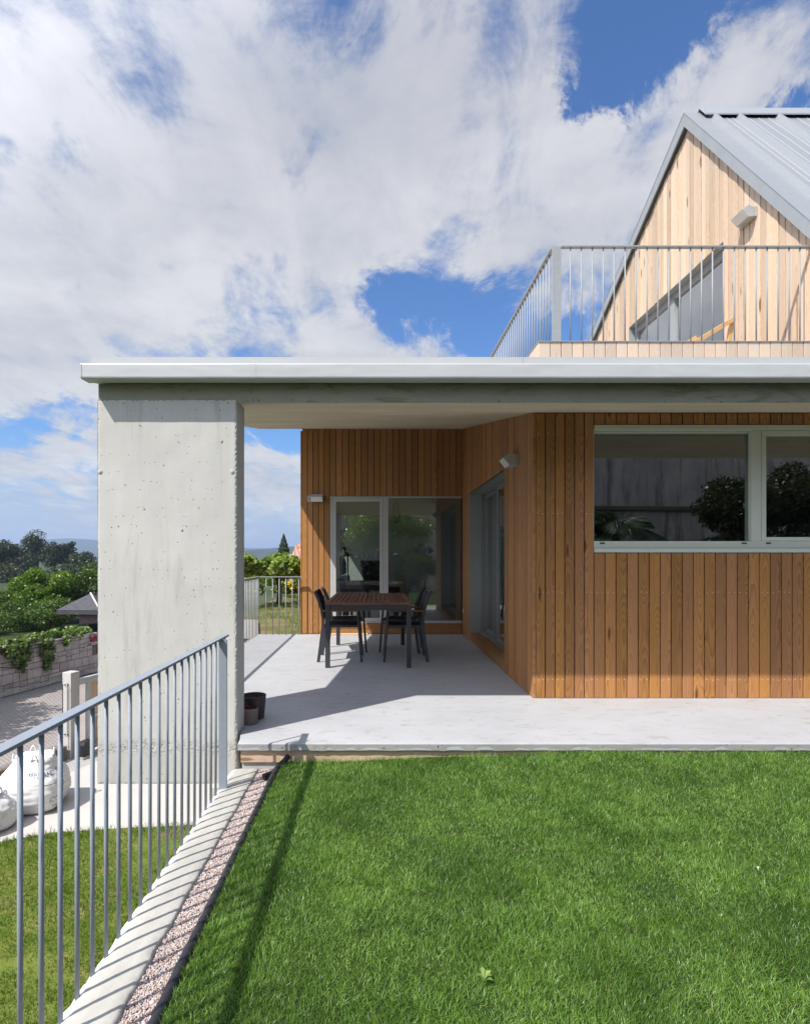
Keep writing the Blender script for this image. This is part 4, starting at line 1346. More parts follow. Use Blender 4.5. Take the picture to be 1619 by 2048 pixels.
# --- wooden deck chair on the balcony
dc = thing('deck_chair', 'orange wood deck chair on the balcony behind the parapet', 'chair', (3.30, 6.05, 2.905), R(12))
for s in (-1, 1):
    b = MB(); bent_bar(b, [(-0.55, 0.30), (-0.1, 0.55), (0.28, 0.78)], s * 0.26 - 0.014, s * 0.26 + 0.014, 0.045); b.build('side_rail', M['wood_orange'], dc, bevel=0.002)
    b = MB(); bent_bar(b, [(0.30, 0.0), (0.22, 0.40), (0.275, 0.755)], s * 0.23 - 0.014, s * 0.23 + 0.014, 0.045); b.build('leg', M['wood_orange'], dc, bevel=0.002)
    b = MB(); bent_bar(b, [(-0.50, 0.0), (-0.42, 0.37)], s * 0.23 - 0.014, s * 0.23 + 0.014, 0.045); b.build('leg', M['wood_orange'], dc, bevel=0.002)
b = MB()
for i in range(9):
    x = -0.5 + i * 0.085; z = 0.33 + 0.035 * i * 0.4 * 0
    b.box(x, x + 0.06, -0.245, 0.245, 0.335 + 0.02 * math.sin(i), 0.350 + 0.02 * math.sin(i))
b.build('seat', M['wood_orange'], dc)

# ================================================================== INTERIOR THINGS seen through the glass
cb = thing('side_cabinet', 'low dark cabinet behind the left glass leaf', 'cabinet', (-0.70, 12.3, 0.166))
b = MB(); b.box(-0.40, 0.36, -0.22, 0.22, 0.05, 0.50); b.box(-0.42, 0.38, -0.24, 0.24, 0.501, 0.53)
b.build('carcass', M['frame'], cb, bevel=0.004)
for x in (-0.38, -0.005):
    b = MB(); b.box(x, x + 0.36, -0.238, -0.2205, 0.08, 0.47); b.build('door', M['dark_dim_paint'], cb, bevel=0.003)
for x in (-0.38, 0.31):
    b = MB(); b.box(x, x + 0.04, -0.2, 0.2, 0.0, 0.049); b.build('foot', M['frame'], cb)
ln = thing('lantern', 'tall dark lantern standing on the low cabinet', 'lantern', (-0.74, 12.25, 0.697))
b = MB(); b.box(-0.12, 0.12, -0.12, 0.12, 0.0, 0.16); b.build('base', M['black'], ln, bevel=0.01)
b = MB()
for sx in (-1, 1):
    for sy in (-1, 1):
        b.box(sx * 0.08 - 0.012, sx * 0.08 + 0.012, sy * 0.08 - 0.012, sy * 0.08 + 0.012, 0.161, 0.56)
b.lathe([(0.03, 0.161), (0.05, 0.20), (0.045, 0.44), (0.02, 0.50), (0.0, 0.51)], n=12)
b.build('cage', M['black'], ln)
b = MB(); b.lathe([(0.13, 0.561), (0.12, 0.60), (0.05, 0.68), (0.035, 0.72), (0.05, 0.75), (0.0, 0.77)], n=16); b.build('lid', M['black'], ln)
ac = thing('armchair', 'bentwood armchair with a dark cushion behind the glass door', 'armchair', (0.06, 12.0, 0.166), R(-60))
for s in (-1, 1):
    b = MB()
    pts = [(-0.34, s * 0.31, 0.02), (0.30, s * 0.31, 0.02), (0.40, s * 0.31, 0.10), (0.40, s * 0.31, 0.48), (0.30, s * 0.31, 0.56), (-0.10, s * 0.31, 0.52), (-0.34, s * 0.31, 0.42)]
    b.tube(pts, 0.024, 8); b.build('arm', M['wood_orange'], ac, smooth=True)
b = MB(); b.prism([(0.34, 0.36), (-0.22, 0.28), (-0.48, 0.98), (-0.38, 1.02), (-0.16, 0.40), (0.32, 0.47)], -0.27, 0.27, 'y'); b.build('cushion', M['textile'], ac, bevel=0.03)
pl = thing('pendant_lamp', 'dark pendant lamp hanging inside the back room', 'pendant lamp', (0.33, 11.2, 2.749))
b = MB(); b.tube([(0, 0, 0), (0, 0, -0.42)], 0.006, 6); b.build('cord', M['black'], pl)
b = MB(); b.lathe([(0.02, -0.42), (0.05, -0.45), (0.08, -0.56), (0.10, -0.64), (0.085, -0.78), (0.06, -0.84), (0.0, -0.85)], n=18); b.build('lamp_shade', M['frame'], pl, smooth=True)
tv = thing('dark_sofa', 'low dark sofa inside behind the dining table', 'sofa', (-0.25, 11.0, 0.166))
b = MB(); b.box(-0.65, 0.45, -0.38, 0.35, 0.10, 0.40); b.build('seat', M['textile'], tv, bevel=0.05)
b = MB(); b.box(-0.65, 0.45, 0.20, 0.42, 0.401, 0.62); b.build('backrest', M['textile'], tv, bevel=0.06)
for x in (-0.6, 0.36):
    b = MB(); b.box(x, x + 0.05, -0.3, 0.3, 0.0, 0.099); b.build('leg', M['frame'], tv)


# ================================================================== LOWER YARD
# --- bulk bags
def bulk_bag(name, label, x, y, a, h, rz, seed, tilt=0.0):
    t = thing(name, label, 'bulk bag', (x, y, GZ + 0.002), rz)
    nz, nt = 46, 120
    def surf(th, v):
        # v 0..1 bottom to top
        e = 0.42 + 0.25 * v
        c, s = math.cos(th), math.sin(th)
        k = (abs(c) ** (2 / e * 0.62 + 1) + abs(s) ** (2 / e * 0.62 + 1)) ** (-1 / (2 / e * 0.62 + 1))
        prof = 0.80 + 0.26 * math.sin(math.pi * min(1.0, v * 1.08) ** 0.8) - 0.22 * max(0.0, v - 0.62) / 0.38
        if v < 0.06:
            prof *= 0.93 + 0.07 * v / 0.06
        z = h * v
        wr = 0.022 * mn.noise((th * 1.6 + seed, z * 17, seed)) + 0.012 * mn.noise((c * 2.4 + seed, s * 2.4, z * 6)) + 0.022 * abs(mn.noise((c * 4 + z * 7, s * 4 - z * 5, seed)))
        r = a * k * prof + wr
        zz = z + (0.05 * h * mn.noise((c * 1.7, s * 1.7, seed + 5)) * v * v) + tilt * c * a * v
        return Vector((r * c, r * s, zz))
    b = MB()
    v_, f_ = [], []
    for j in range(nz + 1):
        for i in range(nt):
            v_.append(surf(2 * math.pi * i / nt, j / nz))
    for j in range(nz):
        for i in range(nt):
            i2 = (i + 1) % nt
            f_.append((j * nt + i, j * nt + i2, (j + 1) * nt + i2, (j + 1) * nt + i))
    # crumpled open top sinking in
    for q in range(1, 9):
        for i in range(nt):
            th = 2 * math.pi * i / nt
            p = surf(th, 1.0)
            s_ = 1 - q / 9
            v_.append(Vector((p.x * s_, p.y * s_, p.z - 0.05 * (1 - s_) + 0.045 * mn.noise((p.x * s_ * 7 + seed, p.y * s_ * 7, 2)) * s_)))
    base = nz * nt
    for q in range(8):
        for i in range(nt):
            i2 = (i + 1) % nt
            f_.append((base + q * nt + i, base + q * nt + i2, base + (q + 1) * nt + i2, base + (q + 1) * nt + i))
    f_.append(tuple(base + 8 * nt + i for i in range(nt)))
    b.add(v_, f_)
    b.build('bag_body', M['bag'], t, smooth=True)
    for th in (R(20), R(110), R(200), R(290)):
        p0, p1 = surf(th - 0.16, 0.97), surf(th + 0.16, 0.97)
        b = MB(); pts = []
        for i in range(9):
            u = i / 8
            p = p0.lerp(p1, u); p.z += 0.11 * math.sin(math.pi * u); pts.append(p)
        b.tube(pts, 0.012, 6); b.build('handle', M['bag'], t, smooth=True)
    return t, surf


def text_on(parent, surf, body, th0, zc, size, h, a, mat, name='printed_text'):
    cu = bpy.data.curves.new('lettering', 'FONT'); cu.body = body; cu.size = size; cu.align_x = 'CENTER'; cu.resolution_u = 2
    to = bpy.data.objects.new('lettering', cu); C.objects.link(to)
    bpy.context.view_layer.update()
    me = bpy.data.meshes.new_from_object(to.evaluated_get(bpy.context.evaluated_depsgraph_get()))
    bpy.data.objects.remove(to); bpy.data.curves.remove(cu)
    bm = bmesh.new(); bm.from_mesh(me)
    bmesh.ops.triangulate(bm, faces=bm.faces)
    bmesh.ops.subdivide_edges(bm, edges=[e for e in bm.edges if e.calc_length() > size * 0.3], cuts=1)
    for v in bm.verts:
        th = th0 + v.co.x / a; z = zc + v.co.y
        p = surf(th, min(1.0, max(0.0, z / h)))
        rr = Vector((p.x, p.y, 0)).normalized() * 0.006
        v.co = p + rr
    bm.to_mesh(me); bm.free()
    me.materials.clear(); me.materials.append(mat)
    o = bpy.data.objects.new(name, me); C.objects.link(o); o.parent = parent
    return o


bag1, sf1 = bulk_bag('bulk_bag', 'large white woven bulk bag with blue lettering on the yard', -5.74, 9.55, 0.47, 0.84, R(12), 1.0)
th0 = R(-38 - 12)
text_on(bag1, sf1, 'FERNANDLAD', th0 + 0.08, 0.60, 0.098, 0.84, 0.50, M['bagblue'])
for i, (tx, zc, sz) in enumerate((('MATERIALES', 0.46, 0.035), ('ARENA Y GRAVA', 0.20, 0.04), ('1000 KG', 0.27, 0.04))):
    pass
for (da, z0, w) in ((-0.25, 0.49, 0.26), (0.34, 0.45, 0.14), (0.36, 0.42, 0.12), (0.02, 0.27, 0.16), (0.02, 0.235, 0.20), (0.36, 0.30, 0.13), (0.36, 0.265, 0.13), (0.0, 0.20, 0.16), (-0.25, 0.12, 0.36)):
    b = MB(); n = 14; rnd = random.Random(int(z0 * 1000)); v_, f_ = [], []
    for i in range(n):
        if rnd.random() < 0.2:
            continue
        ta, tc = th0 + da + w * i / n / 0.52, th0 + da + w * (i + 0.75) / n / 0.52
        k = len(v_)
        for th, z in ((ta, z0), (tc, z0), (tc, z0 + 0.016), (ta, z0 + 0.016)):
            p = sf1(th, z / 0.86); v_.append(p + Vector((p.x, p.y, 0)).normalized() * 0.006)
        f_.append((k, k + 1, k + 2, k + 3))
    b.add(v_, f_); b.build('printed_line', M['baggrey'], bag1, fix=False)
b = MB(); b.tube([sf1(th0 - 0.75, v) + Vector((0.004, -0.004, 0)) for v in np.linspace(0.03, 0.72, 14)], 0.007, 5); b.build('seam_cord', M['redcord'], bag1)
bag2, sf2 = bulk_bag('bulk_bag', 'slumped half full white bulk bag nearer the lower lawn', -5.98, 8.72, 0.36, 0.54, R(-20), 4.0)

# --- chain link fence on its block kerb, white gate post, gate
FD = Vector((-0.32, -0.947, 0)); FD.normalize()
F0 = Vector((-6.44, 11.72, GZ))
FM = Matrix.Translation(F0) @ Matrix(((FD.x, -FD.y, 0, 0), (FD.y, FD.x, 0, 0), (0, 0, 1, 0), (0, 0, 0, 1)))
cf = thing('chain_link_fence', 'chain link fence on a rough block kerb along the road', 'fence')
cf.matrix_world = FM
FL = 8.6
b = MB()
n = 60
rows = []
for i in range(n + 1):
    x = FL * i / n
    j = lambda s: 0.012 * mn.noise((x * 5, s, 2.0)) + 0.006 * mn.noise((x * 17, s, 2.0))
    rows.append([(x, -0.09 + j(1), -0.02), (x, -0.09 + j(2), 0.29 + j(3)), (x, 0.09 + j(4), 0.29 + j(5)), (x, 0.09, -0.02)])
b.add([p for r_ in rows for p in r_], [(i * 4 + k, i * 4 + k + 1, (i + 1) * 4 + k + 1, (i + 1) * 4 + k) for i in range(n) for k in range(3)] + [(0, 1, 2, 3), (n * 4, n * 4 + 1, n * 4 + 2, n * 4 + 3)])
b.build('kerb', M['block'], cf)
b = MB()
MZ0, MZ1, mesh = 0.31, 1.66, 0.075
H = MZ1 - MZ0
x = -H
while x < FL:
    for s in (1, -1):
        xa, xb = (x, x + H) if s > 0 else (x + H, x)
        za, zb = MZ0, MZ1
        pa, pb = Vector((xa, 0.002 * s, za)), Vector((xb, 0.002 * s, zb))
        # clip to the panel
        def clip(p, q):
            d = q - p; t0, t1 = 0.0, 1.0
            for lim, sign in ((0.0, 1), (FL, -1)):
                a_ = (p.x - lim) * sign; d_ = d.x * sign
                if abs(d_) > 1e-9:
                    t = -a_ / d_
                    if d_ > 0: t0 = max(t0, t)
                    else: t1 = min(t1, t)
            return (p + d * t0, p + d * t1) if t1 - t0 > 0.01 else None
        c = clip(pa, pb)
        if c:
            b.tube(c, 0.0022, 4, cap=False)
    x += mesh
b.tube([(0, 0, MZ1), (FL, 0, MZ1)], 0.005, 5); b.tube([(0, 0, MZ0 + 0.03), (FL, 0, MZ0 + 0.03)], 0.003, 5)
b.build('wire_mesh', M['galv'], cf, fix=False)
for x in (3.6, 7.2):
    b = MB(); b.tube([(x, 0, 0.28), (x, 0, 1.70)], 0.024, 10); b.build('post', M['galv'], cf, smooth=True)
b = MB(); b.tube([(0.02, 0.0, 0.36), (0.02, 0.0, 1.56)], 0.008, 6); b.build('tension_bar', M['black'], cf)

gp = thing('gate_post', 'square white concrete post at the head of the drive gate', 'post')
gp.matrix_world = FM
b = MB(); b.box(-0.30, -0.075, -0.115, 0.115, 0.0, 1.77); b.build('shaft', M['post'], gp, bevel=0.012)
b = MB()
for z in (0.50, 1.52):
    b.tube([(-0.074, 0.05, z), (-0.045, 0.05, z)], 0.012, 6); b.tube([(-0.074, -0.03, z), (-0.045, -0.03, z)], 0.012, 6)
b.tube([(-0.048, 0.05, 0.46), (-0.048, 0.05, 1.56)], 0.007, 6)
b.build('hinge_bar', M['black'], gp)
gt = thing('drive_gate', 'aluminium framed drive gate filled with pale vertical boards', 'gate')
gt.matrix_world = FM @ Matrix.Translation((-0.335, 0.135, 0))
b = MB()
b.box(-3.6, 0.05, -0.05, 0.03, 1.49, 1.62)
b.box(-0.21, -0.13, -0.045, 0.025, 0.06, 1.489); b.box(-3.6, -3.52, -0.045, 0.025, 0.06, 1.489)
b.box(-3.519, -0.211, -0.045, 0.025, 0.72, 0.80); b.box(-3.519, -0.211, -0.045, 0.025, 0.06, 0.13)
b.box(0.0, 0.03, -0.065, -0.051, 1.50, 1.59)
b.build('gate_frame', M['gatealu'], gt, bevel=0.004)
for (za, zb) in ((0.131, 0.719), (0.801, 1.489)):
    b = MB()
    plank_run(b, -3.519, -0.212, 0.095, lambda m_, a_, c_: [((za, zb), (za, zb))], lambda u, d, z: (u, -0.02 + d, z), seed=int(za * 100))
    b.build('board_panel', M['larch_pale'], gt)
gm = thing('gate_motor', 'black sliding gate motor box at the foot of the gate', 'gate motor')
gm.matrix_world = FM @ Matrix.Translation((-0.27, 0.30, 0.0))
b = MB(); b.box(-0.17, 0.17, -0.11, 0.11, 0.0, 0.05); b.build('base_plate', M['gatealu'], gm, bevel=0.004)
b = MB(); b.prism([(-0.15, 0.051), (0.15, 0.051), (0.15, 0.28), (0.11, 0.34), (-0.12, 0.34), (-0.15, 0.31)], -0.10, 0.10, 'y'); b.build('housing', M['black'], gm, bevel=0.012)
b = MB(); b.box(0.151, 0.156, -0.07, 0.07, 0.10, 0.24); b.build('cover_panel', M['frame'], gm, bevel=0.004)

# --- ashlar garden wall across the road
WA = Vector((-12.15, 13.1, GZ)); WB = Vector((-10.16, 20.7, GZ))
wd = (WB - WA); WL = wd.length; wd.normalize()
WM = Matrix.Translation(WA) @ Matrix(((wd.x, -wd.y, 0, 0), (wd.y, wd.x, 0, 0), (0, 0, 1, 0), (0, 0, 0, 1)))
# local +x along the wall, local -y faces the yard
sw_ = thing('stone_wall', 'ashlar stone garden wall across the road with vines on top', 'stone wall')
sw_.matrix_world = WM
m, n_ = material('ashlar_stone')
r_ = n_.sep(n_.attr('gco'))[1]
pp = n_.pos()
c_ = n_.ramp(r_, [(0.0, (0.40, 0.35, 0.32)), (0.4, (0.50, 0.445, 0.415)), (0.75, (0.57, 0.52, 0.485)), (1.0, (0.47, 0.445, 0.42))])
c_ = n_.mix(n_.mapr(n_.noise(pp, 4.0, 6, 0.7), 0.45, 0.7, 0.0, 0.5), c_, (0.19, 0.15, 0.13))
n_.out(n_.bsdf(c_, 0.9, 0, 0.2, n_.bump(n_.noise(pp, 30, 4, 0.6), 0.7, 0.02)))
M['ashlar'] = m
b = MB()
rnd = random.Random(12)
def split(x0, x1, z0, z1, d=0):
    w, h = x1 - x0, z1 - z0
    if w > 0.80 or (w > 0.45 and rnd.random() < 0.55):
        c = x0 + w * rnd.uniform(0.35, 0.65); split(x0, c, z0, z1, d + 1); split(c, x1, z0, z1, d + 1)
    elif h > 0.33 or (h > 0.25 and rnd.random() < 0.35):
        c = z0 + h * rnd.uniform(0.38, 0.62); split(x0, x1, z0, c, d + 1); split(x0, x1, c, z1, d + 1)
    else:
        r = rnd.random(); gp_ = 0.008
        b.box(x0 + gp_, x1 - gp_, -0.02 - rnd.random() * 0.025, 0.30, z0 + gp_, z1 - gp_, g=lambda q, r=r: (q.x, r, q.z))
zc = 0.0
for hcourse in (0.34, 0.30, 0.36, 0.28, 0.16):
    x = 0.0
    while x < WL - 0.3:
        w = min(rnd.uniform(0.7, 1.6), WL - x)
        split(x, x + w, zc, zc + hcourse); x += w
    zc += hcourse
b.box(0.01, WL - 0.01, 0.0, 0.28, 0.0, zc - 0.01, mat=1)
b.build('stone_face', [M['ashlar'], M['block']], sw_, bevel=0.008, seg=1)
b = MB(); b.box(WL, WL + 0.5, 0.4, 0.8, 0.0, 1.7); b.build('dark_recess_block', M['darkgap'], sw_)  # near-black block, paints the shade of the recess past the wall's end
npl = thing('house_number_sign', 'small house number sign fixed to the stone wall end', 'house number')
npl.matrix_world = WM @ Matrix.Translation((WL - 0.50, -0.062, 1.05))
b = MB(); b.box(-0.16, 0.16, -0.006, 0.006, -0.09, 0.09); b.build('plate', M['cream'], npl)
cu = bpy.data.curves.new('digits', 'FONT'); cu.body = '288'; cu.size = 0.18; cu.align_x = 'CENTER'; cu.align_y = 'CENTER'; cu.extrude = 0.002
do = bpy.data.objects.new('digits', cu); C.objects.link(do)
bpy.context.view_layer.update()
me = bpy.data.meshes.new_from_object(do.evaluated_get(bpy.context.evaluated_depsgraph_get()))
bpy.data.objects.remove(do); me.materials.clear(); me.materials.append(M['black'])
do = bpy.data.objects.new('digits', me); C.objects.link(do); do.parent = npl; do.rotation_euler = (R(90), 0, 0); do.location = (0, -0.0085, 0)
b = MB(); b.box(-0.13, 0.13, -0.05, 0.05, -0.10, 0.08); b.prism([(-0.14, 0.081), (0.14, 0.081), (0.0, 0.14)], -0.06, 0.06, 'y')
lb = b.build('letter_box', M['redpaint'], bevel=0.008)
lb.matrix_world = WM @ Matrix.Translation((WL - 0.28, -0.11, 1.24))
tag(lb, 'small red letter box on the stone wall above the number', 'letter box')

# --- slate roofed pavilion behind the wall
m, n_ = material('slate_tiles')
px_, py_, pz_ = n_.sep(n_.pos())
br_ = n_.new('ShaderNodeTexBrick'); n_.put(br_.inputs['Vector'], n_.comb(n_.math('ADD', px_, n_.math('MULTIPLY', py_, 0.2)), n_.math('MULTIPLY', pz_, 2.0), 0.0))
br_.inputs['Scale'].default_value = 4.5; br_.inputs['Mortar Size'].default_value = 0.02
n_.put(br_.inputs['Color1'], (0.040, 0.040, 0.048)); n_.put(br_.inputs['Color2'], (0.068, 0.068, 0.078)); n_.put(br_.inputs['Mortar'], (0.04, 0.04, 0.045))
sc_ = n_.mix(n_.mapr(n_.noise(n_.pos(), 5.0, 5, 0.7), 0.62, 0.72, 0.0, 0.6), br_.outputs['Color'], (0.26, 0.25, 0.18))
n_.out(n_.bsdf(sc_, 0.6, 0, 0.5, n_.bump(br_.outputs['Fac'], 0.5, 0.02)))
M['slate'] = m
pv = thing('pavilion', 'small pavilion with a grey slate pyramid roof beyond the stone wall', 'pavilion', (-11.5, 22.9, GZ), R(-3))
b = MB()
a_ = 0.87
zE, zA = 2.10, 2.70
apex = (0, 0, zA)
cs = [(-a_, -a_, zE), (a_, -a_, zE), (a_, a_, zE), (-a_, a_, zE)]
b.add(cs + [apex], [(0, 1, 4), (1, 2, 4), (2, 3, 4), (3, 0, 4)]); b.add([(c[0], c[1], c[2] - 0.004) for c in cs], [(0, 1, 2, 3)])
b.build('roof', M['slate'], pv)
b = MB(); b.box(-a_ + .01, a_ - .01, -a_ + .01, a_ - .01, zE - 0.16, zE - 0.006); b.build('eaves_board', M['slate'], pv)
b = MB()
for c in cs[1:2]:
    b.tube([Vector(c) * 1.0 + Vector((0, 0, 0.01)), Vector(apex) + Vector((0, 0, 0.015))], 0.035, 6)
b.build('hip_cap', M['cream'], pv)
b = MB(); b.box(-0.10, 0.75, -0.62, 0.7, 0.0, zE - 0.161); b.build('wall', M['purplewall'], pv)


# ================================================================== VEGETATION
def leaf_mesh(name, P, Nn, size, mat, parent=None, aspect=0.62, var=None, jitter=0.4):
    n = len(P)
    Nn = Nn / (np.linalg.norm(Nn, axis=1, keepdims=True) + 1e-9)
    ref = RNG.normal(size=(n, 3))
    t1 = np.cross(Nn, ref); t1 /= np.linalg.norm(t1, axis=1, keepdims=True) + 1e-9
    t2 = np.cross(Nn, t1)
    Ls = size * RNG.uniform(1 - jitter, 1 + jitter, n)
    a = t1 * (Ls / 2)[:, None]; w = t2 * (Ls * aspect / 2)[:, None]; fold = Nn * (Ls * 0.10)[:, None]
    V = np.stack([P - a, P + w + fold, P + a, P - w + fold], 1).reshape(-1, 3)
    F = np.arange(4 * n)
    v = RNG.random(n) if var is None else var
    return np_mesh(name, V, F, np.full(n, 4), mat, parent, {'var': ('FACE', v)})


def cluster_points(clumps, n, shell=0.55):
    """Leaves spread through ellipsoidal clumps: [(cx,cy,cz, rx,ry,rz)], weighted by size, denser to the outside."""
    c = np.array(clumps, float)
    wgt = c[:, 3] * c[:, 5] + c[:, 4] * c[:, 5]; wgt /= wgt.sum()
    k = RNG.choice(len(c), n, p=wgt)
    d = RNG.normal(size=(n, 3)); d /= np.linalg.norm(d, axis=1, keepdims=True)
    r = shell + (1 - shell) * RNG.random(n) ** 0.6
    r *= 1 + RNG.normal(0, 0.07, n)
    P = c[k, :3] + d * r[:, None] * c[k, 3:]
    Nn = d / np.maximum(c[k, 3:], 0.05) * c[k, 3:].mean(1, keepdims=True) + RNG.normal(0, 1.25, (n, 3))
    return P, Nn, k


def sub_clumps(c, R3, n, rr, zmin=None, seed=0):
    rs = np.random.default_rng(seed)
    out = []
    while len(out) < n:
        d = rs.normal(size=3); d /= np.linalg.norm(d)
        if d[2] < -0.5:
            continue
        k = rs.uniform(0.5, 0.95)
        p = np.array(c) + d * np.array(R3) * k
        s = rs.uniform(0.65, 1.25) * rr
        if zmin is not None and p[2] - s * 0.6 < zmin:
            p[2] = zmin + s * 0.6
        out.append((*p, s * rs.uniform(0.9, 1.3), s * rs.uniform(0.9, 1.3), s * rs.uniform(0.6, 0.95)))
    return out


M['leaf_dark'] = m_leaf('dark_tree_leaf', (0.018, 0.030, 0.010), (0.062, 0.075, 0.028), 0.25, 0.03)
M['leaf_vine'] = m_leaf('kiwi_vine_leaf', (0.045, 0.095, 0.010), (0.20, 0.31, 0.035), 0.40, 0.03, c3=(0.22, 0.27, 0.12))
M['leaf_shrub'] = m_leaf('shrub_leaf', (0.035, 0.070, 0.013), (0.125, 0.195, 0.036), 0.33, 0.03)
M['leaf_wall'] = m_leaf('wall_vine_leaf', (0.06, 0.11, 0.02), (0.28, 0.38, 0.12), 0.38, 0.04, c3=(0.20, 0.07, 0.03))
M['leaf_grape'] = m_leaf('grape_leaf', (0.075, 0.125, 0.018), (0.28, 0.36, 0.055), 0.42, 0.03)
M['leaf_cypress'] = m_leaf('cypress_leaf', (0.012, 0.034, 0.010), (0.040, 0.080, 0.022), 0.2, 0.03)
M['leaf_lemon'] = m_leaf('lemon_leaf', (0.10, 0.17, 0.03), (0.38, 0.48, 0.13), 0.60, 0.12)
M['leaf_red'] = m_leaf('yard_tree_leaf', (0.030, 0.060, 0.012), (0.10, 0.15, 0.03), 0.35, 0.06)
M['petal'] = m_leaf('yellow_petal', (0.55, 0.38, 0.01), (0.75, 0.55, 0.03), 0.3, 0.02)
M['petal_pink'] = m_leaf('purple_petal', (0.22, 0.02, 0.20), (0.40, 0.05, 0.36), 0.3, 0.02)
M['leaf_palm'] = m_leaf('palm_leaflet', (0.020, 0.045, 0.012), (0.060, 0.095, 0.030), 0.25, 0.10)


def trunk(parent, pts, rads, name='trunk', mat='bark', off=Vector((0, 0, 0))):
    b = MB(); b.tube([Vector(p) - off for p in pts], list(rads), 8)
    return b.build(name, M[mat], parent, smooth=True)


def tree(name, label, cat, base, H, c, R3, nclump, rr, nleaf, size, mat, seed, group=None, tr=0.14, zmin=None, shell=0.45):
    """Tree standing at base, crown centred at c (world), limbs reaching into the crown."""
    base = Vector(base)
    t = thing(name, label, cat, base, 0, group)
    rs = random.Random(seed)
    top = Vector((c[0], c[1], c[2] + R3[2] * 0.35))
    b = MB()
    mid = base.lerp(top, 0.5) + Vector((rs.uniform(-.1, .1) * H * 0.3, rs.uniform(-.1, .1) * H * 0.3, 0))
    b.tube([base - base, mid - base, top - base], [tr, tr * 0.7, tr * 0.25], 8)
    cl = sub_clumps(c, R3, nclump, rr, zmin, seed)
    for q in cl[::2][:9]:
        s = base.lerp(top, rs.uniform(0.35, 0.8))
        e = Vector(q[:3])
        m_ = s.lerp(e, 0.5) + Vector((0, 0, 0.06 * H))
        b.tube([s - base, m_ - base, e - base], [tr * 0.4, tr * 0.25, tr * 0.08], 6)
    b.build('trunk', M['bark'], t, smooth=True)
    P, Nn, k = cluster_points(cl, nleaf, shell)
    tone = np.random.default_rng(seed).random(len(cl))
    var = np.clip(0.55 * RNG.random(nleaf) + 0.45 * tone[k], 0, 0.999)
    leaf_mesh('crown', P - np.array(base), Nn, size, M[mat], t, var=var)
    return t


# --- trees beyond the left garden
DG = 'dark trees on the skyline'
def far_tree(label, px, ptop, wpx, D, seed, n=8000, mat='leaf_dark'):
    x = (px - 757) / 1147 * D
    zt = 1.25 + (1114 - ptop) / 1147 * D
    rx = wpx / 1147 * D / 2
    hz = (zt - GZ) * 0.50
    return tree('eucalyptus_tree', label, 'tree', (x, D, GZ - 0.06), zt - GZ, (x, D, zt - hz * 0.92), (rx * 1.12, rx, hz * 0.98), 34, rx * 0.46, n, 0.034 * rx + 0.22, mat, seed, DG, tr=0.28)
far_tree('dark pointed evergreen tree at the left edge of the skyline', 4, 1080, 66, 105, 3, 9000)
far_tree('tallest rounded eucalyptus on the left skyline', 74, 1068, 58, 125, 5)
far_tree('broad dark eucalyptus right of the tallest one', 110, 1080, 46, 122, 7)
far_tree('slim eucalyptus nearest the concrete pillar on the skyline', 139, 1083, 24, 126, 9, 5000)
far_tree('low brownish eucalyptus behind the leafy mound', 163, 1106, 42, 118, 11, 6000)
far_tree('low dark tree between the evergreen and the tallest eucalyptus', 40, 1108, 46, 118, 13, 6000)

P, Nn, kk = cluster_points([(-66 + 3.2 * i + 1.2 * math.sin(i * 5.1), 98 + 5 * math.sin(i * 2.3), -1.4 + 0.9 * math.sin(i * 1.9), 2.6, 2.4, 2.0 + 0.6 * math.sin(i * 3.3)) for i in range(-3, 8)], 9000, 0.4)
o = leaf_mesh('woodland', P, Nn, 0.42, M['leaf_dark'])
tag(o, 'dark mass of woodland filling in under the skyline trees', 'woodland', kind='stuff')
bb = MB(); bb.box(-34, -10.9, 15.0, 40, GZ, -1.75, M=None)
o = bb.build('garden_bank', M['soil']); tag(o, kind='structure')
o.data.transform(Matrix.Translation((-2.2, 0, 0)))


def bush(name, label, cat, base, clumps, n, size, mat, group=None, shell=0.6, stems=5, seed=0, parent_mat='bark'):
    base = Vector(base)
    t = thing(name, label, cat, base, 0, group)
    rs = random.Random(seed)
    b = MB()
    for i in range(stems):
        q = clumps[rs.randrange(len(clumps))]
        e = Vector(q[:3]) - base
        s = Vector((e.x * 0.25, e.y * 0.25, 0))
        b.tube([s, s.lerp(e, 0.5) + Vector((0, 0, 0.05)), e], [0.035, 0.02, 0.008], 6)
    b.build('stem', M[parent_mat], t, smooth=True)
    P, Nn, k = cluster_points(clumps, n, shell)
    tone = RNG.random(len(clumps))
    leaf_mesh('foliage', P - np.array(base), Nn, size, M[mat], t, var=np.clip(0.6 * RNG.random(n) + 0.4 * tone[k], 0, 0.999))
    return t


cl = sub_clumps((-15.2, 26.0, -0.75), (1.75, 1.5, 1.45), 34, 0.48, -1.75, 21)
bush('vine_mound', 'big rounded mound of glossy green vine behind the stone wall', 'vine', (-15.2, 26.0, -1.75), cl, 17000, 0.125, 'leaf_vine', seed=1)
cl = sub_clumps((-16.6, 24.6, -1.1), (1.7, 1.2, 0.85), 22, 0.45, -1.75, 22)
bush('garden_shrub', 'dense shrub at the far left below the vine mound', 'shrub', (-16.6, 24.6, -1.75), cl, 9000, 0.10, 'leaf_shrub', 'shrubs behind the stone wall', seed=2)
cl = sub_clumps((-14.0, 23.4, -1.25), (1.5, 1.0, 0.70), 20, 0.40, -1.75, 23)
bush('garden_shrub', 'fine leaved dark shrub in front of the vine mound', 'shrub', (-14.0, 23.4, -1.75), cl, 9000, 0.085, 'leaf_shrub', 'shrubs behind the stone wall', seed=3)
cl = sub_clumps((-13.9, 27.5, -0.45), (1.4, 1.2, 1.35), 22, 0.40, -1.75, 24)
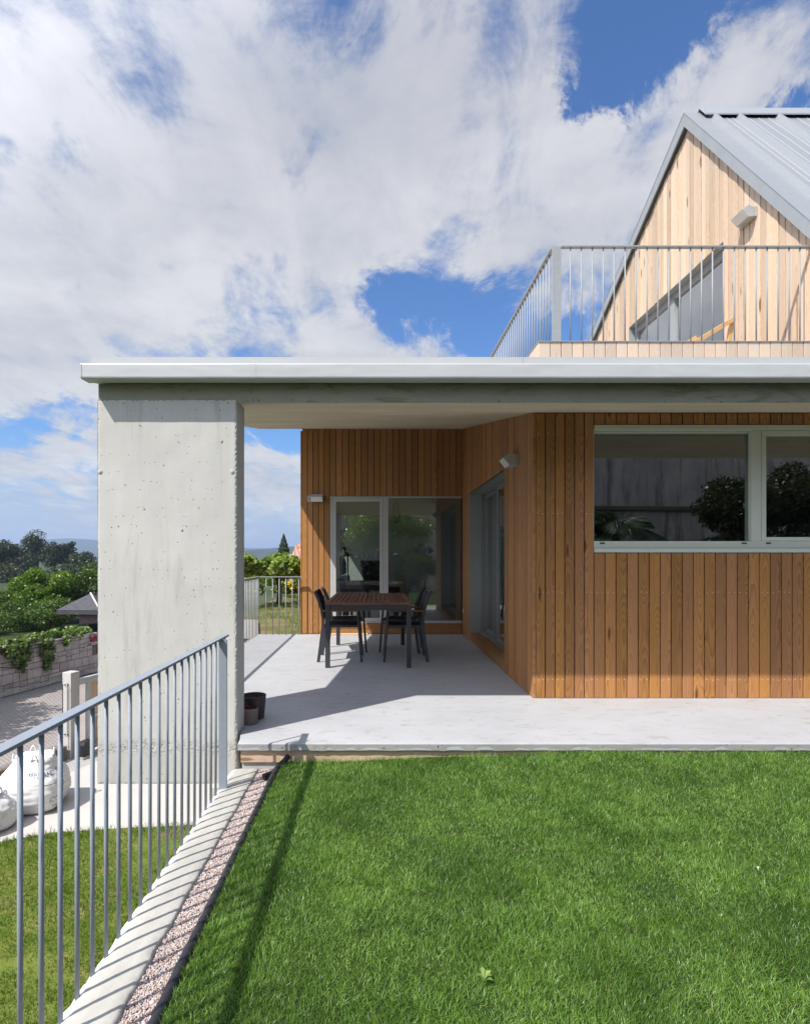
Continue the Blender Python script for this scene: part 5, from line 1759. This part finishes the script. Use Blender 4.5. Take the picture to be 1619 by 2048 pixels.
bush('garden_shrub', 'tall airy shrub between the vine mound and the concrete pillar', 'shrub', (-13.9, 27.5, -1.75), cl, 10000, 0.095, 'leaf_shrub', 'shrubs behind the stone wall', seed=4)
cl = sub_clumps((-15.5, 21.6, -1.55), (1.5, 0.9, 0.5), 14, 0.36, -1.75, 25)
bush('garden_shrub', 'low mixed shrub just behind the left part of the stone wall', 'shrub', (-15.5, 21.6, -1.75), cl, 6000, 0.09, 'leaf_shrub', 'shrubs behind the stone wall', seed=5)

# vine creeping over the wall top
def wp(u, d, z):
    return WM @ Vector((u, d, z))
cl = []
rs = random.Random(44)
u = 0.3
while u < WL - 0.2:
    p = wp(u, 0.12 + rs.uniform(-.12, .25), 1.50 + rs.uniform(-0.02, 0.12))
    s = rs.uniform(0.16, 0.27)
    cl.append((p.x, p.y, p.z, s, s, s * 0.7)); u += rs.uniform(0.13, 0.24)
for (u, ln_) in ((4.05, 0.35), (4.35, 0.70), (4.55, 0.85), (4.75, 0.60), (5.35, 0.50), (5.5, 0.95), (5.62, 0.7), (6.3, 0.3), (3.4, 0.3), (6.9, 0.15), (2.2, 0.4), (1.4, 0.5)):
    z = 1.48
    while z > 1.48 - ln_:
        p = wp(u + rs.uniform(-.06, .06), -0.10 - rs.uniform(0, .10), z); s = rs.uniform(0.06, 0.13)
        cl.append((p.x, p.y, p.z, s, s, s)); z -= 0.09
bush('climbing_vine', 'broad leaved vine trailing over the top of the stone wall', 'vine', tuple(WA + wd * 0.2 + Vector((0.0, 0.0, 1.3))), cl, 5200, 0.13, 'leaf_wall', shell=0.3, stems=6, seed=6)

# tree outside the frame on the left that shades the road
tree('walnut_tree', 'round walnut tree on the roadside left of the view', 'tree', (-12.6, 12.3, GZ), 6, (-12.6, 12.3, 1.2), (2.0, 2.2, 1.6), 18, 0.8, 5000, 0.2, 'leaf_red', 61, tr=0.16)

# --- behind the terrace: vines on posts, flowers, bush, cypress, farmhouse
GV = 'vine rows behind the terrace'
for i, (x, y, lab) in enumerate(((-2.92, 16.9, 'rough granite vine post in the middle of the terrace gap'), (-2.13, 15.6, 'rough granite vine post beside the house corner'), (-4.2, 18.0, 'granite vine post at the back behind the left railing'))):
    b = MB(); n = 9; rows = []
    for j in range(n):
        z = -0.2 + 1.15 * j / (n - 1); w = 0.062 * (1 - 0.2 * j / n)
        rows += [(x + sx * w + 0.02 * mn.noise((z * 4, sx, i)), y + sy * w, z) for sx, sy in ((-1, -1), (1, -1), (1, 1), (-1, 1))]
    b.add(rows, [(j * 4 + k, j * 4 + (k + 1) % 4, j * 4 + 4 + (k + 1) % 4, j * 4 + 4 + k) for j in range(n - 1) for k in range(4)] + [tuple((n - 1) * 4 + k for k in range(4))])
    tag(b.build('vine_post', M['granite']), lab, 'post', 'granite vine posts')
for i, (x0, x1, y, lab) in enumerate(((-4.6, -3.3, 15.9, 'grapevine at the left of the terrace gap, above the railing corner'), (-3.4, -2.3, 16.8, 'grapevine trained over the middle granite post'), (-2.7, -1.2, 15.7, 'grapevine beside the corner of the clad house'))):
    rs = random.Random(70 + i)
    cl = []
    for k in range(26):
        s = rs.uniform(0.20, 0.34)
        cl.append((rs.uniform(x0, x1), y + rs.uniform(-0.9, 0.9), rs.uniform(0.86, 1.10) + (0.12 if rs.random() < .2 else 0), s, s, s * 0.62))
    bx = (x0 + x1) / 2 - 0.12
    t = thing('grapevine', lab, 'grapevine', (bx, y, -0.14), 0, GV)
    b = MB(); b.tube([(0, 0, 0), (0.04, 0, 0.4), (-0.03, 0.02, 0.8), (0.05, 0, 1.05)], [0.045, 0.032, 0.03, 0.02], 7)
    for k in range(5):
        e = Vector(cl[k][:3]) - Vector((bx, y, -0.14)); b.tube([(-0.03, 0.02, 0.8), Vector((-0.03, 0.02, 0.9)).lerp(e, 0.5), e], [0.02, 0.014, 0.008], 5)
    b.build('trunk', M['bark'], t, smooth=True)
    P, Nn, kk = cluster_points(cl, 4800, 0.35)
    Nn[:, 2] += 0.5
    leaf_mesh('foliage', P - np.array((bx, y, -0.14)), Nn, 0.125, M['leaf_grape'], t, aspect=0.85)
FG = 'yellow flowering plants under the vines'
for i, (x, y, h, lab) in enumerate(((-3.05, 19.4, 0.66, 'yellow flowering plant right of the middle vine post'), (-2.62, 19.0, 0.72, 'yellow flowering plant close to the house corner'), (-4.35, 19.6, 0.5, 'yellow flowering plant left of the middle vine post'), (-5.1, 19.2, 0.46, 'yellow flowering plant seen through the left railing'), (-3.45, 20.4, 0.42, 'low yellow flowering plant farthest back'))):
    t = thing('flowering_plant', lab, 'flowers', (x, y, -0.14), 0, FG)
    cl = sub_clumps((0, 0, h * 0.55), (0.34, 0.3, h * 0.4), 8, 0.17, 0.02, 80 + i)
    P, Nn, k = cluster_points(cl, 900, 0.3); leaf_mesh('foliage', P, Nn, 0.09, M['leaf_shrub'], t)
    nb = (80, 80, 26, 22, 16)[i]
    P = np.stack([RNG.uniform(-0.36, 0.36, nb), RNG.uniform(-.3, .3, nb), (h - 0.12) * RNG.uniform(0.55, 1.05, nb)], 1)
    Nn = np.stack([RNG.normal(0, .5, nb), RNG.normal(-0.7, .4, nb), RNG.uniform(0.2, 1, nb)], 1)
    leaf_mesh('blossom', P, Nn, 0.085, M['petal'], t, aspect=0.9)
cl = sub_clumps((-5.6, 27, 0.35), (1.3, 0.8, 0.75), 18, 0.34, -0.1, 90)
bush('laurel_bush', 'dark rounded bush above the vines at the left of the terrace gap', 'bush', (-5.6, 27, -0.14), cl, 5200, 0.11, 'leaf_shrub', seed=9)
cl = sub_clumps((-4.0, 25, 0.45), (2.6, 0.7, 0.45), 22, 0.36, -0.1, 91)
bush('hedge', 'low green hedge running behind the grapevines', 'hedge', (-4.0, 25, -0.14), cl, 5200, 0.12, 'leaf_vine', seed=10)
# cypress
t = thing('cypress_tree', 'dark green cone shaped cypress behind the vines', 'tree', (-7.45, 45, -0.14))
b = MB(); b.tube([(0, 0, 0), (0, 0, 2.9)], [0.10, 0.02], 8); b.build('trunk', M['bark'], t, smooth=True)
n = 9000
v = RNG.random(n) ** 0.55
zz = 3.15 * (1 - v); rr = 0.92 * v ** 0.85 * (0.72 + 0.28 * RNG.random(n)) * (1 + 0.08 * np.sin(zz * 17))
th = RNG.uniform(0, 6.283, n)
P = np.stack([rr * np.cos(th), rr * np.sin(th), zz + 0.05], 1)
Nn = np.stack([np.cos(th), np.sin(th), np.full(n, 0.5)], 1) + RNG.normal(0, .5, (n, 3))
leaf_mesh('crown', P, Nn, 0.115, M['leaf_cypress'], t, aspect=0.5)
# old farmhouse with a tiled roof
m, n_ = material('old_clay_tiles')
px_, py_, pz_ = n_.sep(n_.pos())
rib = n_.math('FRACT', n_.math('MULTIPLY', n_.math('ADD', px_, n_.math('MULTIPLY', py_, 0.35)), 3.6))
tc = n_.mix(n_.mapr(n_.noise(n_.pos(), 2.4, 6, 0.7), 0.35, 0.65), (0.30, 0.135, 0.085), (0.46, 0.29, 0.22))
tc = n_.mix(n_.math('MULTIPLY', n_.math('LESS_THAN', rib, 0.3), 0.6), tc, (0.12, 0.055, 0.04))
n_.out(n_.bsdf(tc, 0.85, 0, 0.2, n_.bump(rib, 0.5, 0.05)))
M['tiles'] = m
fh = thing('farmhouse', 'old farmhouse with a steep weathered red tile roof beyond the vines', 'house', (-3.6, 41.0, -0.14))
b = MB(); b.box(-2.3, 3.0, -1.6, 2.2, 0.0, 1.22); b.build('wall', M['cream'], fh)
b = MB()
b.add([(-2.46, -1.85, 1.24), (3.2, -1.85, 1.24), (3.2, 2.4, 1.24), (-2.46, 2.4, 1.24), (-2.20, -0.6, 2.30), (3.0, -0.6, 2.30), (3.0, 1.2, 2.30), (-2.20, 1.2, 2.30)], [(0, 1, 5, 4), (1, 2, 6, 5), (2, 3, 7, 6), (3, 0, 4, 7), (4, 5, 6, 7), (3, 2, 1, 0)])
b.build('roof', M['tiles'], fh)
b = MB(); b.box(-2.48, 3.2, -1.90, -1.80, 1.16, 1.235); b.build('eaves_gutter', M['cream'], fh)
b = MB(); b.box(-1.6, -0.9, -1.62, -1.601, 0.35, 1.0); b.build('window', M['darkgap'], fh)

# --- garden behind the viewpoint (seen mirrored in the glass)
bk = thing('boundary_wall', 'stained old concrete boundary wall behind the garden, mirrored in the long window', 'wall', (8.0, -4.5, LZ), R(-6))
b = MB()
rs = random.Random(9)
xw = -5.2
while xw < 1.4:
    w = min(1.21, 1.5 - xw); j_ = rs.uniform(-.02, .02)
    b.box(xw + 0.012, xw + w - 0.012, -0.3, j_, -0.5, 1.18 + rs.uniform(-.03, .03)); b.box(xw + 0.012, xw + w - 0.012, -0.3, j_ - 0.015, 1.215, 2.55); xw += w
b.box(-5.19, 1.49, -0.31, -0.05, -0.5, 2.54)
b.box(1.38, 1.62, -0.7, 0.09, -0.5, 2.55)
xw = 1.63
while xw < 8.9:
    w = min(rs.uniform(0.6, 1.3), 9.0 - xw); zb = -0.5
    while zb < 3.0:
        h_ = min(rs.uniform(0.4, 0.8), 3.1 - zb); b.box(xw + 0.015, xw + w - 0.015, -0.75, -0.40 + rs.uniform(-.05, .05), zb + 0.012, zb + h_ - 0.012); zb += h_
    xw += w
b.box(1.63, 8.99, -0.76, -0.50, -0.5, 3.09)
b.box(-17.0, -3.6, -5.9, -5.6, -3.0, 3.75)
b.build('lower_wall', M['oldwall'], bk, bevel=0.01)
b = MB(); b.box(-5.3, 1.52, -0.42, 0.10, 2.551, 2.66); b.box(1.521, 9.1, -0.80, -0.28, 3.101, 3.18); b.build('ledge', M['block'], bk, bevel=0.01)
b = MB(); b.box(-5.2, 2.2, -0.40, -0.15, 2.661, 4.05); b.box(2.201, 9.0, -0.7, -0.45, 3.181, 4.5); b.build('upper_wall', M['oldwall'], bk, bevel=0.01)
pm = thing('palm_tree', 'small feather palm mirrored in the left of the long window', 'palm', (4.55, -1.0, LZ))
b = MB(); b.tube([(0, 0, 0), (0.03, 0, 0.8), (0, 0, 1.75)], [0.20, 0.18, 0.16], 12); b.build('trunk', M['bark'], pm, smooth=True)
PZ = 1.75
LP, LN, LV = [], [], []
b = MB()
rs = random.Random(31)
fr_v, fr_f, fr_var = [], [], []
for i in range(30):
    az = i * 2.399; el = rs.uniform(0.35, 1.15); L_ = rs.uniform(1.2, 1.6)
    pts = []
    for k in range(13):
        s = k / 12 * L_
        r_ = s * math.cos(el) * (1 - 0.08 * s); z = PZ + s * math.sin(el) - 0.42 * s * s
        pts.append(Vector((r_ * math.cos(az), r_ * math.sin(az), z)))
    b.tube(pts, [0.016 * (1 - 0.8 * k / 12) + 0.003 for k in range(13)], 5)
    side = Vector((-math.sin(az), math.cos(az), 0))
    for k in range(2, 13):
        d = (pts[k] - pts[k - 1]).normalized()
        for sub in (0.0, 0.34, 0.67):
            p = pts[k - 1].lerp(pts[k], sub)
            ll = 0.34 * math.sin(math.pi * (0.12 + 0.85 * k / 13)) + 0.05
            for sgn in (-1, 1):
                tip = p + (side * sgn * 0.85 + d * 0.55 + Vector((0, 0, -0.35))) * ll
                q = len(fr_v)
                fr_v += [tuple(p), tuple(p.lerp(tip, 0.5) + d * 0.014), tuple(tip), tuple(p.lerp(tip, 0.5) - d * 0.014)]
                fr_f += [q, q + 1, q + 2, q + 3]; fr_var.append(rs.random())
b.build('frond_rib', M['leaf_palm'], pm, smooth=True)
np_mesh('frond', np.array(fr_v), np.array(fr_f), np.full(len(fr_var), 4), M['leaf_palm'], pm, {'var': ('FACE', np.array(fr_var))})
BG = 'garden bushes mirrored in the window'
for i, (x, y, rx, h, n, lab, mt) in enumerate(((7.35, -1.5, 0.70, 3.35, 12000, 'tall clipped bush mirrored left of the window mullion', 'leaf_dark'), (8.8, -1.6, 0.9, 3.6, 15000, 'larger clipped bush mirrored in the right window sash', 'leaf_dark'),  # dark leaf puts the shaded side of these bushes into their colour
                                               (6.35, -2.0, 0.42, 1.0, 2200, 'low flowering shrub mirrored under the bushes', 'leaf_vine'), (5.6, -2.2, 0.35, 0.85, 1800, 'low green shrub mirrored beside the palm', 'leaf_vine'), (7.0, -2.4, 0.3, 0.75, 1500, 'low shrub mirrored at the foot of the tall bush', 'leaf_vine'))):
    cl = sub_clumps((x, y, LZ + h * 0.55), (rx * 0.8, rx * 0.8, h * 0.40), 16, rx * 0.5, LZ, 100 + i)
    t = bush('garden_bush', lab, 'bush', (x, y, LZ), cl, n, 0.075, mt, BG, seed=20 + i)
    if i == 2:
        P = np.stack([RNG.uniform(-0.4, 0.6, 160), RNG.uniform(-.1, .45, 160), RNG.uniform(0.75, 1.15, 160)], 1)
        leaf_mesh('blossom', P, RNG.normal(size=(160, 3)), 0.05, M['petal_pink'], t, aspect=0.9)
tree('lemon_tree', 'leafy garden tree mirrored in the glass door', 'tree', (0.55, -5.6, LZ), 4, (0.55, -5.6, 2.3), (1.55, 1.3, 1.6), 22, 0.62, 13000, 0.11, 'leaf_lemon', 51, tr=0.10)
cl = sub_clumps((1.75, -4.6, 0.7), (0.75, 0.6, 0.7), 14, 0.34, LZ, 52)
bush('garden_bush', 'bright green bush mirrored at the right of the glass door', 'bush', (1.75, -4.6, LZ), cl, 5000, 0.10, 'leaf_grape', BG, seed=31)
cl = sub_clumps((-2.5, -8.5, 0.6), (5.5, 1.0, 1.9), 30, 0.9, GZ, 53)
bush('garden_bush', 'dark hedge mass closing the garden behind the viewpoint', 'bush', (-2.5, -8.5, GZ), cl, 9000, 0.2, 'leaf_dark', BG, seed=32)


# ================================================================== GRASS
def vnoise(x, y, sc, seed):
    """Cheap smooth value noise for arrays."""
    g = np.random.default_rng(seed).random((64, 64))
    u, v = (x * sc) % 63, (y * sc) % 63
    i, j = u.astype(int), v.astype(int)
    fu, fv = u - i, v - j
    fu = fu * fu * (3 - 2 * fu); fv = fv * fv * (3 - 2 * fv)
    return (g[i, j] * (1 - fu) + g[(i + 1) % 64, j] * fu) * (1 - fv) + (g[i, (j + 1) % 64] * (1 - fu) + g[(i + 1) % 64, (j + 1) % 64] * fu) * fv


def grass(name, label, mat, x, y, z, h, w, lean, var):
    n = len(x)
    az = RNG.uniform(0, 2 * np.pi, n)
    # neighbouring blades lie the same way, as mown turf does
    ld = 4 * np.pi * vnoise(x + 50, y + 50, 13.0, 32) + RNG.normal(0, 1.6, n)
    ca, sa = np.cos(az) * w, np.sin(az) * w
    lx, ly = np.cos(ld) * lean * h, np.sin(ld) * lean * h
    hz = h * np.sqrt(np.maximum(0.15, 1 - np.minimum(lean, 0.92) ** 2))
    B0 = np.stack([x - ca, y - sa, z], 1); B1 = np.stack([x + ca, y + sa, z], 1)
    M0 = np.stack([x - ca * .8 + lx * .35, y - sa * .8 + ly * .35, z + hz * .6], 1); M1 = np.stack([x + ca * .8 + lx * .35, y + sa * .8 + ly * .35, z + hz * .6], 1)
    T = np.stack([x + lx, y + ly, z + hz], 1)
    V = np.stack([B0, B1, M1, M0, T], 1).reshape(-1, 3)
    i = np.arange(n) * 5
    F = np.stack([i, i + 1, i + 2, i + 3, i + 3, i + 2, i + 4], 1).ravel()
    sizes = np.tile([4, 3], n)
    o = np_mesh(name, V, F, sizes, mat, None, {'var': ('FACE', np.repeat(var, 2))})
    return tag(o, label, 'grass', kind='stuff')


M['blade'] = m_leaf('lawn_blade', (0.056, 0.150, 0.020), (0.305, 0.485, 0.092), 0.42, 0.03, c3=(0.34, 0.34, 0.15), patch=((0.070, 0.150, 0.020), 2.2, 0.45, 0.62, 0.6))
M['blade_low'] = m_leaf('lower_lawn_blade', (0.070, 0.140, 0.014), (0.180, 0.270, 0.038), 0.38, 0.02, c3=(0.26, 0.20, 0.08))

def scatter_upper():
    # nearest the viewpoint the lawn is densest
    n = 330000
    y = 1.45 + (3.835 - 1.45) * RNG.random(n)
    xr = 0.80 * y + 0.35
    x = -0.64 + (xr + 0.64) * RNG.random(n)
    n2 = 50000
    x2 = RNG.uniform(-0.64, 8.5, n2); y2 = RNG.uniform(-4.2, 3.83, n2)
    keep = ~((y2 > 1.45) & (x2 < 0.80 * y2 + 0.3))
    x = np.concatenate([x, x2[keep]]); y = np.concatenate([y, y2[keep]])
    nn = len(x)
    lush = 0.55 * vnoise(x + 9, y + 9, 2.3, 3) + 0.45 * vnoise(x + 9, y + 9, 6.5, 4)
    z = np.array([LZ + hump(a, c) for a, c in zip(x, y)]) - 0.004
    h = (0.016 + 0.024 * lush) * RNG.uniform(0.55, 1.35, nn)
    edge = np.exp(-((3.84 - y) / 0.10) ** 2)
    h *= 1 + 0.7 * edge * RNG.random(nn)
    w = RNG.uniform(0.0007, 0.0015, nn)
    lean = np.clip(0.36 + 0.58 * RNG.random(nn) + 0.3 * (vnoise(x + 4, y + 4, 9.0, 8) - 0.5), 0, 0.96)
    var = np.clip(0.80 * RNG.random(nn) ** 1.3 + 0.22 * vnoise(x + 2, y + 2, 3.6, 5) + 0.26 * vnoise(x + 12, y + 2, 9.0, 25) - 0.10, 0, 0.92)
    var[RNG.random(nn) < 0.02] = 0.97
    grass('grass', 'thick green lawn grass below the terrace', M['blade'], x, y, z, h, w, lean, var)


def scatter_lower():
    n = 130000
    y = 2.6 + (9.0 - 2.6) * RNG.random(n)
    x = RNG.uniform(-0.78, -0.05, n) * y
    ok = (x < -1.2) & (x > -8.4) & (y < np.interp(x, [p[0] for p in LAWN_EDGE], [p[1] for p in LAWN_EDGE]) + 0.05 * RNG.normal(size=n))
    x, y = x[ok], y[ok]
    bare = 0.6 * vnoise(x + 20, y, 1.6, 13) + 0.4 * vnoise(x + 20, y, 5.0, 14)
    keep = RNG.random(len(x)) < np.clip((bare - 0.20) * 3.0, 0.05, 1)
    x, y, bare = x[keep], y[keep], bare[keep]
    nn = len(x)
    h = RNG.uniform(0.025, 0.055, nn) * (0.6 + 0.7 * bare)
    e = np.interp(x, [p[0] for p in LAWN_EDGE], [p[1] for p in LAWN_EDGE]) - y
    h *= 1 + 1.0 * np.exp(-(e / 0.18) ** 2)
    var = np.clip(0.6 * RNG.random(nn) + 0.5 * (1 - vnoise(x + 30, y, 2.2, 15)) - 0.1, 0, 0.99)
    var = np.where(np.exp(-(e / 0.25) ** 2) > 0.3, var * 0.4, var)
    grass('grass', 'thin yellowish grass of the lower lawn', M['blade_low'], x, y, np.full(nn, GZ + 0.018), h, RNG.uniform(0.002, 0.0042, nn), RNG.uniform(0.2, 0.85, nn), var)


def scatter_field():
    n = 26000
    x = RNG.uniform(-5.5, 1.0, n); y = 9.5 + 14 * RNG.random(n) ** 1.3
    g = vnoise(x + 40, y, 1.2, 17)
    keep = (RNG.random(n) < np.clip((g - 0.25) * 2.2, 0.05, 1)) & ~((x < -1.9) & (y < 12.6)) & (x > -3.3 - 0.0 * y)
    x, y = x[keep], y[keep]; nn = len(x)
    h = RNG.uniform(0.05, 0.14, nn)
    grass('grass', 'rough grass of the field behind the terrace', M['blade_low'], x, y, np.full(nn, -0.16), h, RNG.uniform(0.003, 0.008, nn), RNG.uniform(0.2, 0.8, nn), RNG.random(nn) * 0.9)


scatter_upper()
scatter_lower()
scatter_field()

# weeds in the lawn
M['leaf_weed'] = m_leaf('weed_leaf', (0.15, 0.24, 0.05), (0.30, 0.40, 0.11), 0.3, 0.04)
for i, (x, y, s, nl, lab) in enumerate(((0.335, 1.83, 0.030, 7, 'pale green dandelion rosette in the near lawn'), (1.62, 2.45, 0.014, 5, 'tiny clover tuft right of the lawn centre'))):
    t = thing('lawn_weed', lab, 'weed', (x, y, LZ + hump(x, y)), 0, 'weeds in the lawn')
    V, F, va = [], [], []
    rs = random.Random(200 + i)
    for k in range(nl):
        a = k * 2.399 + rs.uniform(-.3, .3); L_ = s * rs.uniform(0.8, 1.3); w = L_ * 0.26
        d = Vector((math.cos(a), math.sin(a), 0)); sd_ = Vector((-d.y, d.x, 0)); up = Vector((0, 0, 1))
        z0 = 0.030 + rs.uniform(0, 0.012)
        q = len(V)
        V += [tuple(up * (z0 - 0.02)), tuple(d * L_ * 0.5 + sd_ * w + up * z0), tuple(d * L_ + up * (z0 - 0.002)), tuple(d * L_ * 0.5 - sd_ * w + up * z0)]
        F += [q, q + 1, q + 2, q + 3]; va.append(rs.random())
    np_mesh('foliage', np.array(V), np.array(F), np.full(nl, 4), M['leaf_weed'], t, {'var': ('FACE', np.array(va))})

# ================================================================== AIR
HAZE = 3.2e-4
if HAZE:
    b = MB(); b.box(-8300, 8300, -6300, 9300, GZ - 1.2, 130)
    hz = b.build('haze', None)
    hz.data.materials.clear()
    m, n_ = material('thin_air_haze')
    vp = n_.new('ShaderNodeVolumePrincipled')
    n_.put(vp.inputs['Color'], (0.52, 0.67, 0.95)); vp.inputs['Density'].default_value = HAZE; vp.inputs['Anisotropy'].default_value = 0.2
    n_.out(None, vp.outputs[0])
    hz.data.materials.append(m)
    tag(hz, 'thin bluish air between the house and the hills', 'haze', kind='stuff')
